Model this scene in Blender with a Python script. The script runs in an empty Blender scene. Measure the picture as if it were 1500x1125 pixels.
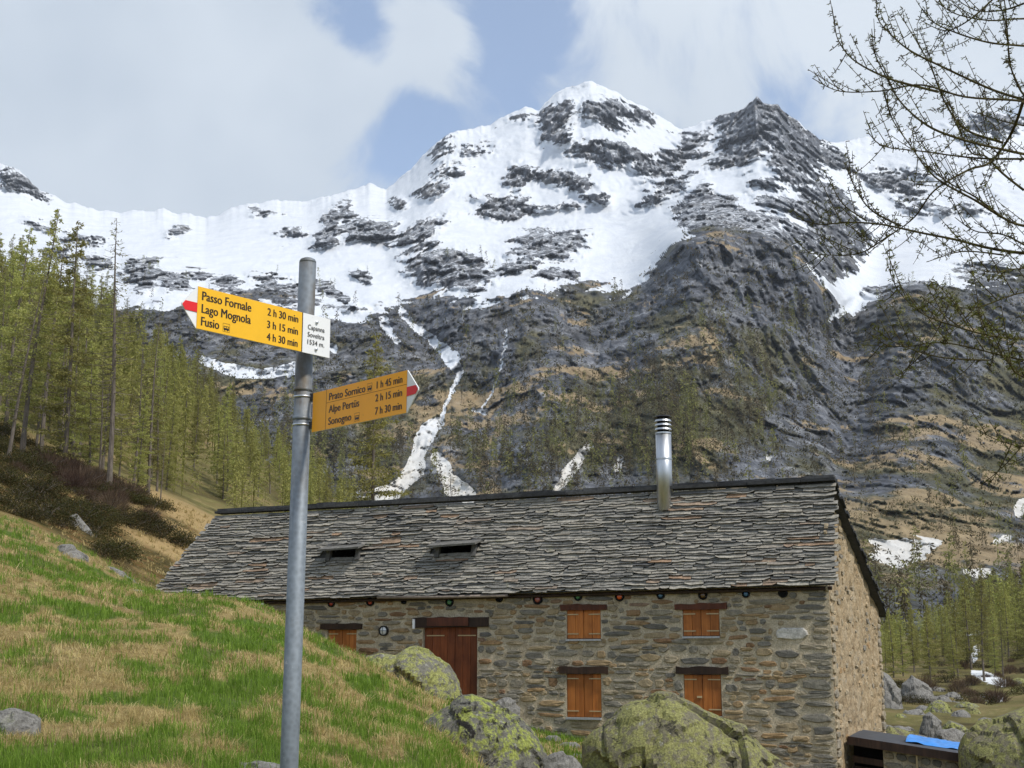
import bpy, math, random
import numpy as np
from mathutils import Vector, Matrix
R = math.radians
random.seed(7); RNG = np.random.default_rng(7)

# ------------------------------------------------------------------ camera, world, sun
SC = bpy.context.scene
COL = SC.collection
FPX, HZ, EYE = 1900.0, 960.0, 1.6            # focal length and horizon in photo pixels (1500 x 1125)
PIT = math.atan((HZ - 562.5) / FPX); CP, SP = math.cos(PIT), math.sin(PIT)
cam = bpy.data.cameras.new('camera'); camo = bpy.data.objects.new('camera', cam); COL.objects.link(camo)
camo.location = (0, 0, EYE); camo.rotation_euler = (math.pi / 2 + PIT, 0, 0)
cam.sensor_width = 36; cam.lens = 36 * FPX / 1500; cam.clip_start = .05; cam.clip_end = 20000
SC.camera = camo

SUN_AZ = R(128)        # clockwise from +Y (view direction): sun on the right, slightly behind
SUN_EL = R(50)
SUN_DIR = Vector((math.sin(SUN_AZ) * math.cos(SUN_EL), math.cos(SUN_AZ) * math.cos(SUN_EL), math.sin(SUN_EL)))
sun = bpy.data.lights.new('sun', 'SUN'); suno = bpy.data.objects.new('sun', sun); COL.objects.link(suno)
sun.energy = 2.5; sun.angle = R(6); sun.color = (1, .94, .85)
suno.rotation_euler = SUN_DIR.to_track_quat('Z', 'Y').to_euler(); suno.location = SUN_DIR * 60

def ray(px, py):
    u = (px - 750) / FPX; v = (562.5 - py) / FPX
    return np.array((u, CP - v * SP, SP + v * CP))
def at(px, py, Y):
    d = ray(px, py); return Vector((d[0] * Y / d[1], Y, EYE + d[2] * Y / d[1]))
def proj(x, y, z):
    z = z - EYE
    dep = y * CP + z * SP; up = -y * SP + z * CP
    return 750 + FPX * x / dep, 562.5 - FPX * up / dep

world = bpy.data.worlds.new('World'); SC.world = world; world.use_nodes = True
def build_world():
    nt = world.node_tree; N = nt.nodes; L = nt.links; N.clear()
    out = N.new('ShaderNodeOutputWorld'); bg = N.new('ShaderNodeBackground')
    sky = N.new('ShaderNodeTexSky'); sky.sky_type = 'NISHITA'; sky.sun_disc = False
    sky.sun_elevation = SUN_EL; sky.sun_rotation = SUN_AZ; sky.altitude = 1200
    sky.air_density = 1.0; sky.dust_density = 1.0; sky.ozone_density = 1.5
    tc = N.new('ShaderNodeTexCoord')
    def noise(scale, detail, rough, off, dist=0):
        m = N.new('ShaderNodeMapping'); m.inputs['Location'].default_value = off
        L.new(tc.outputs['Generated'], m.inputs[0])
        n = N.new('ShaderNodeTexNoise'); n.inputs['Scale'].default_value = scale
        n.inputs['Detail'].default_value = detail; n.inputs['Roughness'].default_value = rough
        n.inputs['Distortion'].default_value = dist
        L.new(m.outputs[0], n.inputs['Vector']); return n.outputs['Fac']
    def lobe(px, py, rad, amt):
        d = ray(px, py); d = d / np.linalg.norm(d)
        v = N.new('ShaderNodeVectorMath'); v.operation = 'DISTANCE'; v.inputs[1].default_value = d
        L.new(tc.outputs['Generated'], v.inputs[0])
        r = N.new('ShaderNodeMapRange'); r.interpolation_type = 'SMOOTHERSTEP'
        r.inputs[1].default_value = 0; r.inputs[2].default_value = rad; r.inputs[3].default_value = amt; r.inputs[4].default_value = 0
        L.new(v.outputs['Value'], r.inputs[0]); return r.outputs[0]
    def add(a, b, op='ADD'):
        m = N.new('ShaderNodeMath'); m.operation = op
        for i, s in enumerate((a, b)):
            if isinstance(s, (int, float)): m.inputs[i].default_value = s
            else: L.new(s, m.inputs[i])
        return m.outputs[0]
    fine = noise(8, 10, .62, (.3, .1, .7), .55)
    big = noise(2.3, 3, .5, (2.3, 1.1, .2))
    c = add(add(fine, 1.7, 'MULTIPLY'), add(big, .5, 'MULTIPLY'))
    c = add(c, -.46)
    for a in ((60, 120, .34, .40), (330, 90, .2, .22), (635, 70, .06, .30), (500, 140, .05, .16), (960, 60, .15, .12), (1180, 60, .13, .16), (1440, 60, .2, .2),
              (700, 160, .085, -.26), (592, 205, .055, -.42), (745, 30, .07, -.22), (497, 15, .045, -.42), (545, 60, .03, -.25), (790, 110, .08, -.16), (1180, 190, .08, -.22), (1000, 130, .07, -.06)):
        c = add(c, lobe(*a))
    mr = N.new('ShaderNodeMapRange'); mr.interpolation_type = 'SMOOTHSTEP'
    mr.inputs[1].default_value = .38; mr.inputs[2].default_value = .80; mr.inputs[3].default_value = .20; mr.inputs[4].default_value = 1
    L.new(c, mr.inputs[0])
    ss = N.new('ShaderNodeMix'); ss.data_type = 'RGBA'; ss.blend_type = 'MULTIPLY'; ss.inputs[0].default_value = 1
    L.new(sky.outputs[0], ss.inputs[6]); ss.inputs[7].default_value = (1, 1, 1, 1)
    cr = N.new('ShaderNodeValToRGB'); E = cr.color_ramp.elements
    E[0].position = .35; E[0].color = (2.8, 3.2, 3.7, 1); E[1].position = .62; E[1].color = (3.75, 4.1, 4.5, 1)
    L.new(noise(3.1, 4, .55, (5, 2, 1)), cr.inputs[0])
    mx = N.new('ShaderNodeMix'); mx.data_type = 'RGBA'
    L.new(mr.outputs[0], mx.inputs[0]); L.new(ss.outputs[2], mx.inputs[6]); L.new(cr.outputs[0], mx.inputs[7])
    L.new(mx.outputs[2], bg.inputs[0]); bg.inputs[1].default_value = .14
    L.new(bg.outputs[0], out.inputs[0])
build_world()
SC.view_settings.view_transform = 'Standard'; SC.view_settings.look = 'None'
SC.view_settings.gamma = 1; SC.view_settings.exposure = .57; SC.view_settings.use_curve_mapping = False
SC.cycles.max_bounces = 6; SC.cycles.transparent_max_bounces = 6

# ------------------------------------------------------------------ helpers
def hashn(ix, iy, iz, seed):
    h = (ix.astype(np.uint32) * np.uint32(374761393) + iy.astype(np.uint32) * np.uint32(668265263)
         + iz.astype(np.uint32) * np.uint32(2246822519) + np.uint32(seed * 3266489917 & 0xffffffff))
    h = (h ^ (h >> np.uint32(13))) * np.uint32(1274126177)
    h = h ^ (h >> np.uint32(16))
    return h.astype(np.float64) / 4294967295.0
def vnoise(x, y, z, seed=0):
    x, y, z = np.broadcast_arrays(np.asarray(x, float), np.asarray(y, float), np.asarray(z, float))
    xi, yi, zi = np.floor(x), np.floor(y), np.floor(z)
    fx, fy, fz = x - xi, y - yi, z - zi
    xi, yi, zi = xi.astype(np.int64), yi.astype(np.int64), zi.astype(np.int64)
    s = lambda t: t * t * t * (t * (t * 6 - 15) + 10)
    fx, fy, fz = s(fx), s(fy), s(fz)
    r = 0
    for dx in (0, 1):
        for dy in (0, 1):
            for dz in (0, 1):
                w = (fx if dx else 1 - fx) * (fy if dy else 1 - fy) * (fz if dz else 1 - fz)
                r = r + w * hashn(xi + dx, yi + dy, zi + dz, seed)
    return r * 2 - 1
def fbm(x, y, z, oct=4, seed=0, gain=.5, ridged=False):
    a, s, n = 1.0, 0.0, 0.0
    x, y, z = np.asarray(x, float), np.asarray(y, float), np.asarray(z, float)
    for o in range(oct):
        v = vnoise(x, y, z, seed + o * 17)
        if ridged: v = 1 - 2 * np.abs(v)
        s = s + a * v; n += a; a *= gain
        x, y, z = x * 2.03 + 1.7, y * 2.03 + 9.2, z * 2.03 + 4.1
    return s / n
def facets(x, y, z, seed=0):
    """broken rock: every Voronoi cell is a tilted plane; returns (height, crack)"""
    sh = x.shape; x, y, z = x.ravel(), y.ravel(), z.ravel()
    xi, yi, zi = np.floor(x).astype(np.int64), np.floor(y).astype(np.int64), np.floor(z).astype(np.int64)
    f1 = np.full(x.shape, 9.0); f2 = f1.copy(); h = np.zeros(x.shape)
    for dx in (-1, 0, 1):
        for dy in (-1, 0, 1):
            for dz in (-1, 0, 1):
                cx, cy, cz = xi + dx, yi + dy, zi + dz
                qx = x - cx - hashn(cx, cy, cz, seed); qy = y - cy - hashn(cx, cy, cz, seed + 1); qz = z - cz - hashn(cx, cy, cz, seed + 2)
                d = qx * qx + qy * qy + qz * qz
                g = hashn(cx, cy, cz, seed + 3); hh = (g - .5) + qx * (g * 7 % 1 - .5) * 1.6 - qz * (.2 + (g * 13 % 1) * 1.0)
                c = d < f1; f2 = np.where(c, f1, np.minimum(f2, d)); h = np.where(c, hh, h); f1 = np.where(c, d, f1)
    return h.reshape(sh), (np.sqrt(f2) - np.sqrt(f1)).reshape(sh)
def sstep(a, b, x):
    t = np.clip((x - a) / (b - a), 0, 1); return t * t * (3 - 2 * t)

def mesh_np(name, V, Fc, mats, smooth=False, attrs=None, matidx=None):
    """numpy arrays -> mesh; Fc an (n,3) or (n,4) array; attrs name -> (n_verts,) or (n_verts,3)"""
    me = bpy.data.meshes.new(name)
    V = np.asarray(V, np.float32); Fc = np.asarray(Fc, np.int32); k = Fc.shape[1]
    me.vertices.add(len(V)); me.vertices.foreach_set('co', V.ravel())
    me.loops.add(Fc.size); me.loops.foreach_set('vertex_index', Fc.ravel())
    me.polygons.add(len(Fc)); me.polygons.foreach_set('loop_start', np.arange(0, Fc.size, k, dtype=np.int32))
    me.polygons.foreach_set('use_smooth', np.full(len(Fc), smooth))
    for m in (mats if isinstance(mats, (list, tuple)) else [mats]): me.materials.append(m)
    if matidx is not None: me.polygons.foreach_set('material_index', np.asarray(matidx, np.int32))
    for an, av in (attrs or {}).items():
        av = np.asarray(av, np.float32)
        if av.ndim == 1:
            a = me.attributes.new(an, 'FLOAT', 'POINT'); a.data.foreach_set('value', av)
        else:
            a = me.attributes.new(an, 'FLOAT_VECTOR', 'POINT'); a.data.foreach_set('vector', av.ravel())
    me.update(calc_edges=True); me.validate(); return me

class MB:
    """collects simple shapes for ONE mesh; 'tone' is a per-vertex value that varies the stone"""
    def __init__(s): s.v = []; s.f = []; s.t = []; s.tone = .5; s.m = []; s.mi = 0
    def raw(s, vs, fs):
        o = len(s.v); s.v += [tuple(p) for p in vs]; s.t += [s.tone] * len(vs)
        for f in fs: s.f.append(tuple(i + o for i in f)); s.m.append(s.mi)
    def frame_box(s, o, ex, ey, ez, x0, x1, y0, y1, z0, z1, bev=0):
        P = lambda x, y, z: o + ex * x + ey * y + ez * z
        vs = [P(x, y, z) for z in (z0, z1) for y in (y0, y1) for x in (x0, x1)]
        s.raw(vs, [(0, 2, 3, 1), (4, 5, 7, 6), (0, 1, 5, 4), (2, 6, 7, 3), (0, 4, 6, 2), (1, 3, 7, 5)])
    def box(s, x0, x1, y0, y1, z0, z1):
        s.frame_box(Vector((0, 0, 0)), Vector((1, 0, 0)), Vector((0, 1, 0)), Vector((0, 0, 1)), x0, x1, y0, y1, z0, z1)
    def tube(s, pts, rad, n=8, cap=True):
        pts = [Vector(p) for p in pts]; o = len(s.v); k = len(pts); vs = []; up = None
        if not hasattr(rad, '__len__'): rad = [rad] * k
        for i, p in enumerate(pts):
            d = (pts[min(i + 1, k - 1)] - pts[max(i - 1, 0)]).normalized()
            if up is None: up = d.orthogonal().normalized()
            a = (up - d * up.dot(d)); a = a.normalized() if a.length > 1e-6 else d.orthogonal().normalized()
            up = a; b = d.cross(a)
            for j in range(n):
                t = 2 * math.pi * j / n; vs.append(p + (a * math.cos(t) + b * math.sin(t)) * rad[i])
        fs = [(i * n + j, i * n + (j + 1) % n, (i + 1) * n + (j + 1) % n, (i + 1) * n + j) for i in range(k - 1) for j in range(n)]
        if cap: fs += [tuple(range(n - 1, -1, -1)), tuple((k - 1) * n + j for j in range(n))]
        s.raw(vs, fs)
    def mesh(s, name, mats, smooth=False):
        me = bpy.data.meshes.new(name); me.from_pydata(s.v, [], s.f)
        for m in (mats if isinstance(mats, (list, tuple)) else [mats]): me.materials.append(m)
        if any(s.m): me.polygons.foreach_set('material_index', s.m)
        if smooth: me.polygons.foreach_set('use_smooth', [True] * len(s.f))
        a = me.attributes.new('tone', 'FLOAT', 'POINT'); a.data.foreach_set('value', s.t)
        me.update(); return me
    def build(s, name, mats, parent=None, smooth=False): return link(name, s.mesh(name, mats, smooth), parent)

def link(name, me, parent=None, loc=None):
    o = bpy.data.objects.new(name, me); COL.objects.link(o)
    if parent is not None: o.parent = parent
    if loc is not None: o.location = loc
    return o
def tag(o, label=None, cat=None, group=None, kind=None):
    for k, v in (('label', label), ('category', cat), ('group', group), ('kind', kind)):
        if v: o[k] = v
    return o
def empty(name, loc=(0, 0, 0), label=None, cat=None, group=None):
    o = bpy.data.objects.new(name, None); COL.objects.link(o); o.location = loc; o.empty_display_size = .2
    return tag(o, label, cat, group)
def copy_tree(o, parent=None):
    c = o.copy(); COL.objects.link(c); c.parent = parent
    for ch in list(o.children): copy_tree(ch, c)
    return c

# ------------------------------------------------------------------ materials
class NT:
    def __init__(s, name, rough=.85, spec=.25):
        s.m = bpy.data.materials.new(name); s.m.use_nodes = True
        s.N = s.m.node_tree.nodes; s.L = s.m.node_tree.links; s.b = s.N['Principled BSDF']
        s.b.inputs['Roughness'].default_value = rough; s.b.inputs['Specular IOR Level'].default_value = spec
    def pos(s): return s.N.new('ShaderNodeNewGeometry').outputs['Position']
    def gen(s, which='Object'): return s.N.new('ShaderNodeTexCoord').outputs[which]
    def noise(s, vec, scale, detail=5, rough=.55, dist=0, stretch=None, out='Fac'):
        if stretch:
            mp = s.N.new('ShaderNodeMapping'); mp.inputs['Scale'].default_value = stretch; s.L.new(vec, mp.inputs[0]); vec = mp.outputs[0]
        n = s.N.new('ShaderNodeTexNoise'); n.inputs['Scale'].default_value = scale; n.inputs['Detail'].default_value = detail
        n.inputs['Roughness'].default_value = rough; n.inputs['Distortion'].default_value = dist
        s.L.new(vec, n.inputs['Vector']); return n.outputs[out]
    def vor(s, vec, scale, feat='F1', out='Distance', stretch=None):
        if stretch:
            mp = s.N.new('ShaderNodeMapping'); mp.inputs['Scale'].default_value = stretch; s.L.new(vec, mp.inputs[0]); vec = mp.outputs[0]
        n = s.N.new('ShaderNodeTexVoronoi'); n.feature = feat; n.inputs['Scale'].default_value = scale; s.L.new(vec, n.inputs['Vector']); return n.outputs[out]
    def attr(s, name, out='Fac'):
        a = s.N.new('ShaderNodeAttribute'); a.attribute_name = name; return a.outputs[out]
    def rnd(s): return s.N.new('ShaderNodeObjectInfo').outputs['Random']
    def ramp(s, fac, stops, mode='LINEAR'):
        r = s.N.new('ShaderNodeValToRGB'); r.color_ramp.interpolation = mode; E = r.color_ramp.elements
        while len(E) < len(stops): E.new(.5)
        for e, (p, c) in zip(E, stops):
            e.position = p; e.color = (c, c, c, 1) if isinstance(c, (int, float)) else (*c, 1)
        s.L.new(fac, r.inputs[0]); return r.outputs[0]
    def mix(s, fac, a, b, mode='MIX'):
        m = s.N.new('ShaderNodeMix'); m.data_type = 'RGBA'; m.blend_type = mode
        for i, v in ((0, fac), (6, a), (7, b)):
            if isinstance(v, (int, float)): m.inputs[i].default_value = v if i == 0 else (v, v, v, 1)
            elif isinstance(v, tuple): m.inputs[i].default_value = (*v, 1)
            else: s.L.new(v, m.inputs[i])
        return m.outputs[2]
    def math(s, op, a, b=0.0, clamp=False):
        m = s.N.new('ShaderNodeMath'); m.operation = op; m.use_clamp = clamp
        for i, v in enumerate((a, b)):
            if isinstance(v, (int, float)): m.inputs[i].default_value = v
            else: s.L.new(v, m.inputs[i])
        return m.outputs[0]
    def rng(s, v, a, b, c=0.0, d=1.0, smooth=True):
        r = s.N.new('ShaderNodeMapRange'); r.interpolation_type = 'SMOOTHSTEP' if smooth else 'LINEAR'
        for i, x in enumerate((a, b, c, d)): r.inputs[i + 1].default_value = x
        s.L.new(v, r.inputs[0]); return r.outputs[0]
    def bump(s, h, strength=.4, dist=.02):
        b = s.N.new('ShaderNodeBump'); b.inputs['Strength'].default_value = strength; b.inputs['Distance'].default_value = dist
        s.L.new(h, b.inputs['Height']); s.L.new(b.outputs[0], s.b.inputs['Normal'])
    def color(s, c):
        if isinstance(c, tuple): s.b.inputs['Base Color'].default_value = (*c, 1)
        else: s.L.new(c, s.b.inputs['Base Color'])
        return s.m
    def nz(s):
        x = s.N.new('ShaderNodeSeparateXYZ'); s.L.new(s.N.new('ShaderNodeNewGeometry').outputs['Normal'], x.inputs[0]); return x.outputs[2]

def mat_plain(name, c, rough=.7, metal=0, spec=.3, var=.15, scale=8, bump=0, bd=.01, stretch=None):
    t = NT(name, rough, spec); t.b.inputs['Metallic'].default_value = metal
    n = t.noise(t.gen(), scale, 5, .6, stretch=stretch)
    lo = tuple(x * (1 - var) for x in c); hi = tuple(min(1, x * (1 + var)) for x in c)
    t.color(t.ramp(n, [(.3, lo), (.7, hi)]))
    if bump: t.bump(n, bump, bd)
    return t.m

def mat_wood(name, c0, c1, zscale=.6, rough=.6):
    t = NT(name, rough, .3); p = t.gen()
    g = t.noise(p, 14, 6, .6, .6, stretch=(1, 1, zscale * .12))
    k = t.noise(p, 2.5, 3, .5)
    c = t.ramp(g, [(.3, c0), (.68, c1)])
    c = t.mix(t.rng(k, .4, .75, 0, .45), c, tuple(x * .45 for x in c0))
    hsv = t.N.new('ShaderNodeHueSaturation'); t.L.new(c, hsv.inputs['Color']); t.L.new(t.math('ADD', t.math('MULTIPLY', t.rnd(), .5), .75), hsv.inputs['Value'])
    t.color(hsv.outputs[0]); t.bump(g, .3, .006); return t.m

def mat_stone(name, stops, scale=6, bump=.6, lich=None, tone='tone'):
    """stone whose hue comes from the per-stone 'tone' value, with mottling on top"""
    t = NT(name, .9, .2); p = t.pos()
    c = t.ramp(t.attr(tone), stops)
    n = t.noise(p, scale, 6, .65); n2 = t.noise(p, scale * 5, 4, .6)
    c = t.mix(1.0, c, t.ramp(n, [(.25, .55), (.5, 1.0), (.75, 1.3)]), 'MULTIPLY')
    c = t.mix(1.0, c, t.ramp(n2, [(.3, .7), (.7, 1.2)]), 'MULTIPLY')
    if lich: c = t.mix(t.rng(t.noise(p, scale * .9, 6, .7, .5), lich[1], lich[1] + .07, 0, lich[2]), c, lich[0])
    t.color(c); t.bump(t.mix(.4, n, n2), bump, .03); return t.m

M = {}
def make_materials():
    M['slate'] = mat_stone('slate', [(0, (.10, .10, .10)), (.25, (.18, .175, .16)), (.5, (.27, .255, .225)), (.72, (.34, .315, .265)), (.86, (.25, .22, .185)), (.94, (.30, .20, .13)), (1, (.42, .40, .35))], 3.5, .7, ((.30, .29, .21), .60, .55))
    M['slate_shade'] = mat_stone('slate_shade', [(0, (.035, .037, .04)), (1, (.085, .085, .085))], 3, .5)  # darker copy of the slate, shade put into the colour
    M['stone'] = mat_stone('wall_stone', [(0, (.135, .128, .112)), (.25, (.205, .19, .155)), (.5, (.285, .25, .185)), (.68, (.32, .25, .15)), (.84, (.31, .21, .11)), (.94, (.21, .125, .07)), (1, (.50, .48, .44))], 5, .8)
    t = NT('mortar', .95, .1); p = t.pos(); n = t.noise(p, 4, 7, .7); n2 = t.noise(p, 26, 4, .6)
    c = t.ramp(n, [(.28, (.31, .25, .17)), (.5, (.47, .40, .285)), (.72, (.58, .51, .39))])
    c = t.mix(1.0, c, t.ramp(n2, [(.3, .6), (.65, 1.15)]), 'MULTIPLY'); t.color(c); t.bump(n2, .8, .03); M['mortar'] = t.m
    t = NT('gable_render', .95, .1); p = t.pos(); n = t.noise(p, 2.2, 7, .7); n2 = t.noise(p, 14, 5, .65)
    c = t.ramp(n, [(.28, (.24, .17, .095)), (.5, (.38, .29, .18)), (.72, (.46, .38, .27))])
    c = t.mix(1.0, c, t.ramp(n2, [(.3, .55), (.6, 1.15)]), 'MULTIPLY'); t.color(c); t.bump(n2, .9, .05); M['gable'] = t.m
    M['gable_stone'] = mat_stone('gable_stone', [(0, (.22, .20, .165)), (.4, (.35, .29, .20)), (.8, (.42, .33, .21)), (1, (.34, .22, .11))], 6, .8)
    M['shutter'] = mat_wood('shutter_wood', (.30, .090, .016), (.50, .175, .038))
    M['door'] = mat_wood('door_wood', (.10, .025, .008), (.20, .055, .016))
    M['beam'] = mat_wood('old_beam', (.018, .010, .007), (.055, .028, .017))
    M['red_beam'] = mat_wood('red_beam', (.07, .02, .01), (.15, .045, .02))
    M['sill'] = mat_plain('sill', (.30, .31, .32), .7, var=.2, scale=20)
    M['hinge'] = mat_plain('hinge', (.48, .38, .22), .5, .3, var=.15, scale=30)
    M['black'] = mat_plain('dark_hollow', (.006, .006, .006), .9)
    M['iron'] = mat_plain('dark_iron', (.03, .03, .032), .5, .6)
    t = NT('stainless', .42, .5); t.b.inputs['Metallic'].default_value = 1
    n = t.noise(t.gen(), 6, 4, .6, stretch=(1, 1, .2)); t.color(t.ramp(n, [(.3, (.42, .44, .47)), (.7, (.62, .64, .66))])); M['steel'] = t.m
    t = NT('galvanised', .62, .4); t.b.inputs['Metallic'].default_value = .45; p = t.gen()
    n = t.vor(p, 55, 'F1', 'Distance'); n1 = t.noise(p, 5, 6, .65, stretch=(1, 1, .35)); n2 = t.noise(p, 24, 5, .7)
    c = t.ramp(n1, [(.3, (.14, .16, .185)), (.55, (.215, .245, .275)), (.75, (.27, .295, .32))])
    c = t.mix(.18, c, n, 'OVERLAY'); c = t.mix(t.rng(n2, .62, .72, 0, .6), c, (.46, .47, .47))
    zz = t.N.new('ShaderNodeSeparateXYZ'); t.L.new(p, zz.inputs[0])
    st = t.math('MULTIPLY', t.rng(zz.outputs[2], 2.55, 2.95), t.rng(n1, .42, .62, 0, .9))
    c = t.mix(st, c, (.10, .075, .045)); t.color(c); t.bump(n2, .12, .002); M['galv'] = t.m
    def paint(name, col, rough=.42):
        q = NT(name, rough, .4); n = q.noise(q.gen(), 9, 6, .65); n2 = q.noise(q.gen(), 60, 3, .6)
        c = q.mix(q.rng(n, .35, .75, 0, .22), col, tuple(x * .72 for x in col)); c = q.mix(q.rng(n2, .66, .74, 0, .3), c, tuple(x * .5 for x in col))
        q.color(c); M[name] = q.m
    paint('sign_yellow', (.86, .475, .012)); paint('sign_yellow_shade', (.95, .40, .006))  # second one is the same yellow with its blade's shaded tone painted in
    paint('sign_white', (.78, .79, .80)); paint('sign_red', (.72, .015, .02)); paint('sign_black', (.02, .013, .008)); paint('sign_back', (.5, .5, .5))
    def glass(name, col):
        q = NT(name, .12, .6); q.color(col); q.b.inputs['Coat Weight'].default_value = .6; M[name] = q.m
    glass('glass_red', (.35, .03, .02)); glass('glass_orange', (.65, .10, .015)); glass('glass_green', (.06, .22, .10)); glass('glass_blue', (.05, .16, .30)); glass('glass_brown', (.10, .05, .015)); glass('glass_rose', (.30, .08, .07)); glass('glass_dark', (.015, .018, .016)); glass('lamp_glass', (.62, .64, .64))
    M['tarp'] = mat_plain('blue_tarp', (.05, .24, .66), .4, var=.2, scale=3)
    M['sheet'] = mat_plain('dark_roof_sheet', (.05, .055, .065), .6, var=.3, scale=3, bump=.2)
    def needles(name, a, b, c3):
        q = NT(name, .7, .15)
        col = q.ramp(q.attr('tone'), [(0, a), (.5, b), (1, c3)])
        h = q.N.new('ShaderNodeHueSaturation'); q.L.new(col, h.inputs['Color'])
        q.L.new(q.math('ADD', q.math('MULTIPLY', q.rnd(), .55), .72), h.inputs['Value'])
        q.L.new(q.math('ADD', q.math('MULTIPLY', q.rnd(), .03), .485), h.inputs['Hue'])
        q.color(h.outputs[0])
        tr = q.N.new('ShaderNodeBsdfTranslucent'); q.L.new(h.outputs[0], tr.inputs[0])
        ms = q.N.new('ShaderNodeMixShader'); ms.inputs[0].default_value = .4
        q.L.new(q.b.outputs[0], ms.inputs[1]); q.L.new(tr.outputs[0], ms.inputs[2]); q.L.new(ms.outputs[0], q.N['Material Output'].inputs[0])
        M[name] = q.m
    needles('needle_green', (.19, .19, .05), (.31, .31, .09), (.43, .42, .14))
    needles('needle_dark', (.12, .12, .04), (.19, .185, .062), (.27, .25, .085))
    needles('needle_brown', (.085, .072, .04), (.14, .12, .062), (.20, .175, .085))
    needles('shrub_leaf', (.030, .036, .010), (.062, .058, .018), (.10, .060, .022))
    needles('shrub_twig', (.07, .045, .03), (.115, .075, .05), (.16, .11, .075))
    needles('bud', (.075, .08, .02), (.13, .14, .03), (.19, .21, .04))
    needles('grass', (.085, .15, .016), (.15, .235, .028), (.24, .33, .055))
    needles('straw', (.32, .25, .09), (.52, .42, .18), (.66, .56, .29))
    q = NT('larch_bark', .95, .1); p = q.gen(); n = q.noise(p, 7, 6, .7, stretch=(1, 1, .3))
    q.color(q.ramp(n, [(.3, (.07, .058, .048)), (.7, (.21, .18, .15))])); q.bump(n, .8, .03); M['bark'] = q.m
    q = NT('lichen_twig', .95, .1); p = q.gen(); n = q.noise(p, 30, 5, .7)
    q.color(q.ramp(n, [(.35, (.035, .026, .018)), (.6, (.085, .075, .03)), (.75, (.13, .14, .05))])); M['twig'] = q.m
    def boulder(name, base0, base1, lich, l0, lamt, dark):
        q = NT(name, .92, .15); p = q.pos()
        n = q.noise(p, 2.6, 8, .7, .5); f = q.noise(p, 8, 7, .72); s = q.noise(p, 26, 5, .7)
        c = q.ramp(f, [(.3, base0), (.7, base1)])
        l = q.rng(q.math('ADD', q.math('MULTIPLY', n, .55), q.math('MULTIPLY', f, .45)), l0, l0 + .07, 0, lamt)
        lc = q.ramp(s, [(.3, tuple(x * .6 for x in lich)), (.7, tuple(x * 1.2 for x in lich))])
        c = q.mix(l, c, lc)
        d = q.noise(p, 3.1, 8, .72, .8); c = q.mix(q.rng(d, .55, .62, 0, dark), c, (.022, .021, .019))
        w = q.noise(p, 5.3, 6, .7); c = q.mix(q.rng(w, .63, .68, 0, .6), c, (.40, .40, .36))
        c = q.mix(1.0, c, q.ramp(s, [(.3, .6), (.65, 1.15)]), 'MULTIPLY')
        q.color(c); q.bump(q.mix(.5, f, s), .9, .06); M[name] = q.m
    boulder('boulder_lichen', (.13, .125, .105), (.24, .23, .19), (.32, .33, .10), .455, .85, .5)
    boulder('boulder_bright', (.09, .088, .075), (.21, .20, .17), (.30, .335, .075), .475, .9, 1.0)
    boulder('boulder_olive', (.13, .12, .085), (.23, .21, .14), (.265, .265, .095), .46, .85, .8)
    boulder('boulder_grey', (.14, .135, .125), (.30, .29, .27), (.20, .21, .12), .56, .5, .5)
make_materials()

# ------------------------------------------------------------------ near terrain (surveyed points -> smooth sheet)
CTRL = [(-150,1125,11),(0,1125,12),(200,1125,13),(400,1125,14.5),(560,1125,16),(660,1128,18),
 (-150,950,19),(0,960,19),(200,970,20),(400,992,21),(540,1045,21.5),
 (-150,770,32),(0,806,31),(100,832,33),(200,862,36),
 (240,870,39),(300,884,38),(390,899,35.5),(470,941,32.5),(530,965,30.5),(600,1018,28),(650,1045,26),
 (660,1040,37.3),(760,1072,36),(855,1094,35),(1000,1122,34),(1200,1152,33),(500,978,38.5),(400,940,40.3),(300,900,42),(240,872,43),
 (830,1102,31),(900,1120,30),(780,1130,26),
 (1250,1140,36),(1420,1140,36),(1480,1120,34),(1300,1064,50),(1400,1058,52),(1500,1052,55),(1300,1012,75),(1400,1010,80),(1500,1004,80),
 (1300,975,120),(1400,970,120),(1500,955,120),(1300,935,210),(1500,900,210),(1650,880,150),(1700,1010,60),
 (750,965,80),(1000,970,80),(600,920,80),(750,945,210),(1000,945,210),
 (0,715,50),(-150,640,50),(100,748,50),(200,800,50),(260,842,48),
 (-150,560,62),(0,650,62),(100,698,62),(180,728,62),(240,756,62),(290,788,60),
 (-150,500,110),(0,590,100),(150,650,100),(300,722,95),(420,775,95),(520,850,90),
 (-150,400,175),(0,455,170),(100,490,170),(200,540,165),(330,630,160),(430,705,150),(520,765,145),(600,840,150),
 (-150,420,260),(0,475,260),(200,570,260),(400,720,260)]
WP = [(0,1,0),(0,4.5,0),(-2,4.5,0),(2,4.5,-.1),(0,9,-.3),(-3,9,0),(3,9,-.6),(0,18,-.9),(4,18,-1.2),(8,20,-1.4),(12,24,-1.5),(-.5,1,0),(.5,1,0)]
def _uv(x, y): return np.stack([np.asarray(x) / np.asarray(y) * 5.0, np.log(np.asarray(y)) * 1.3], -1)
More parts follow.
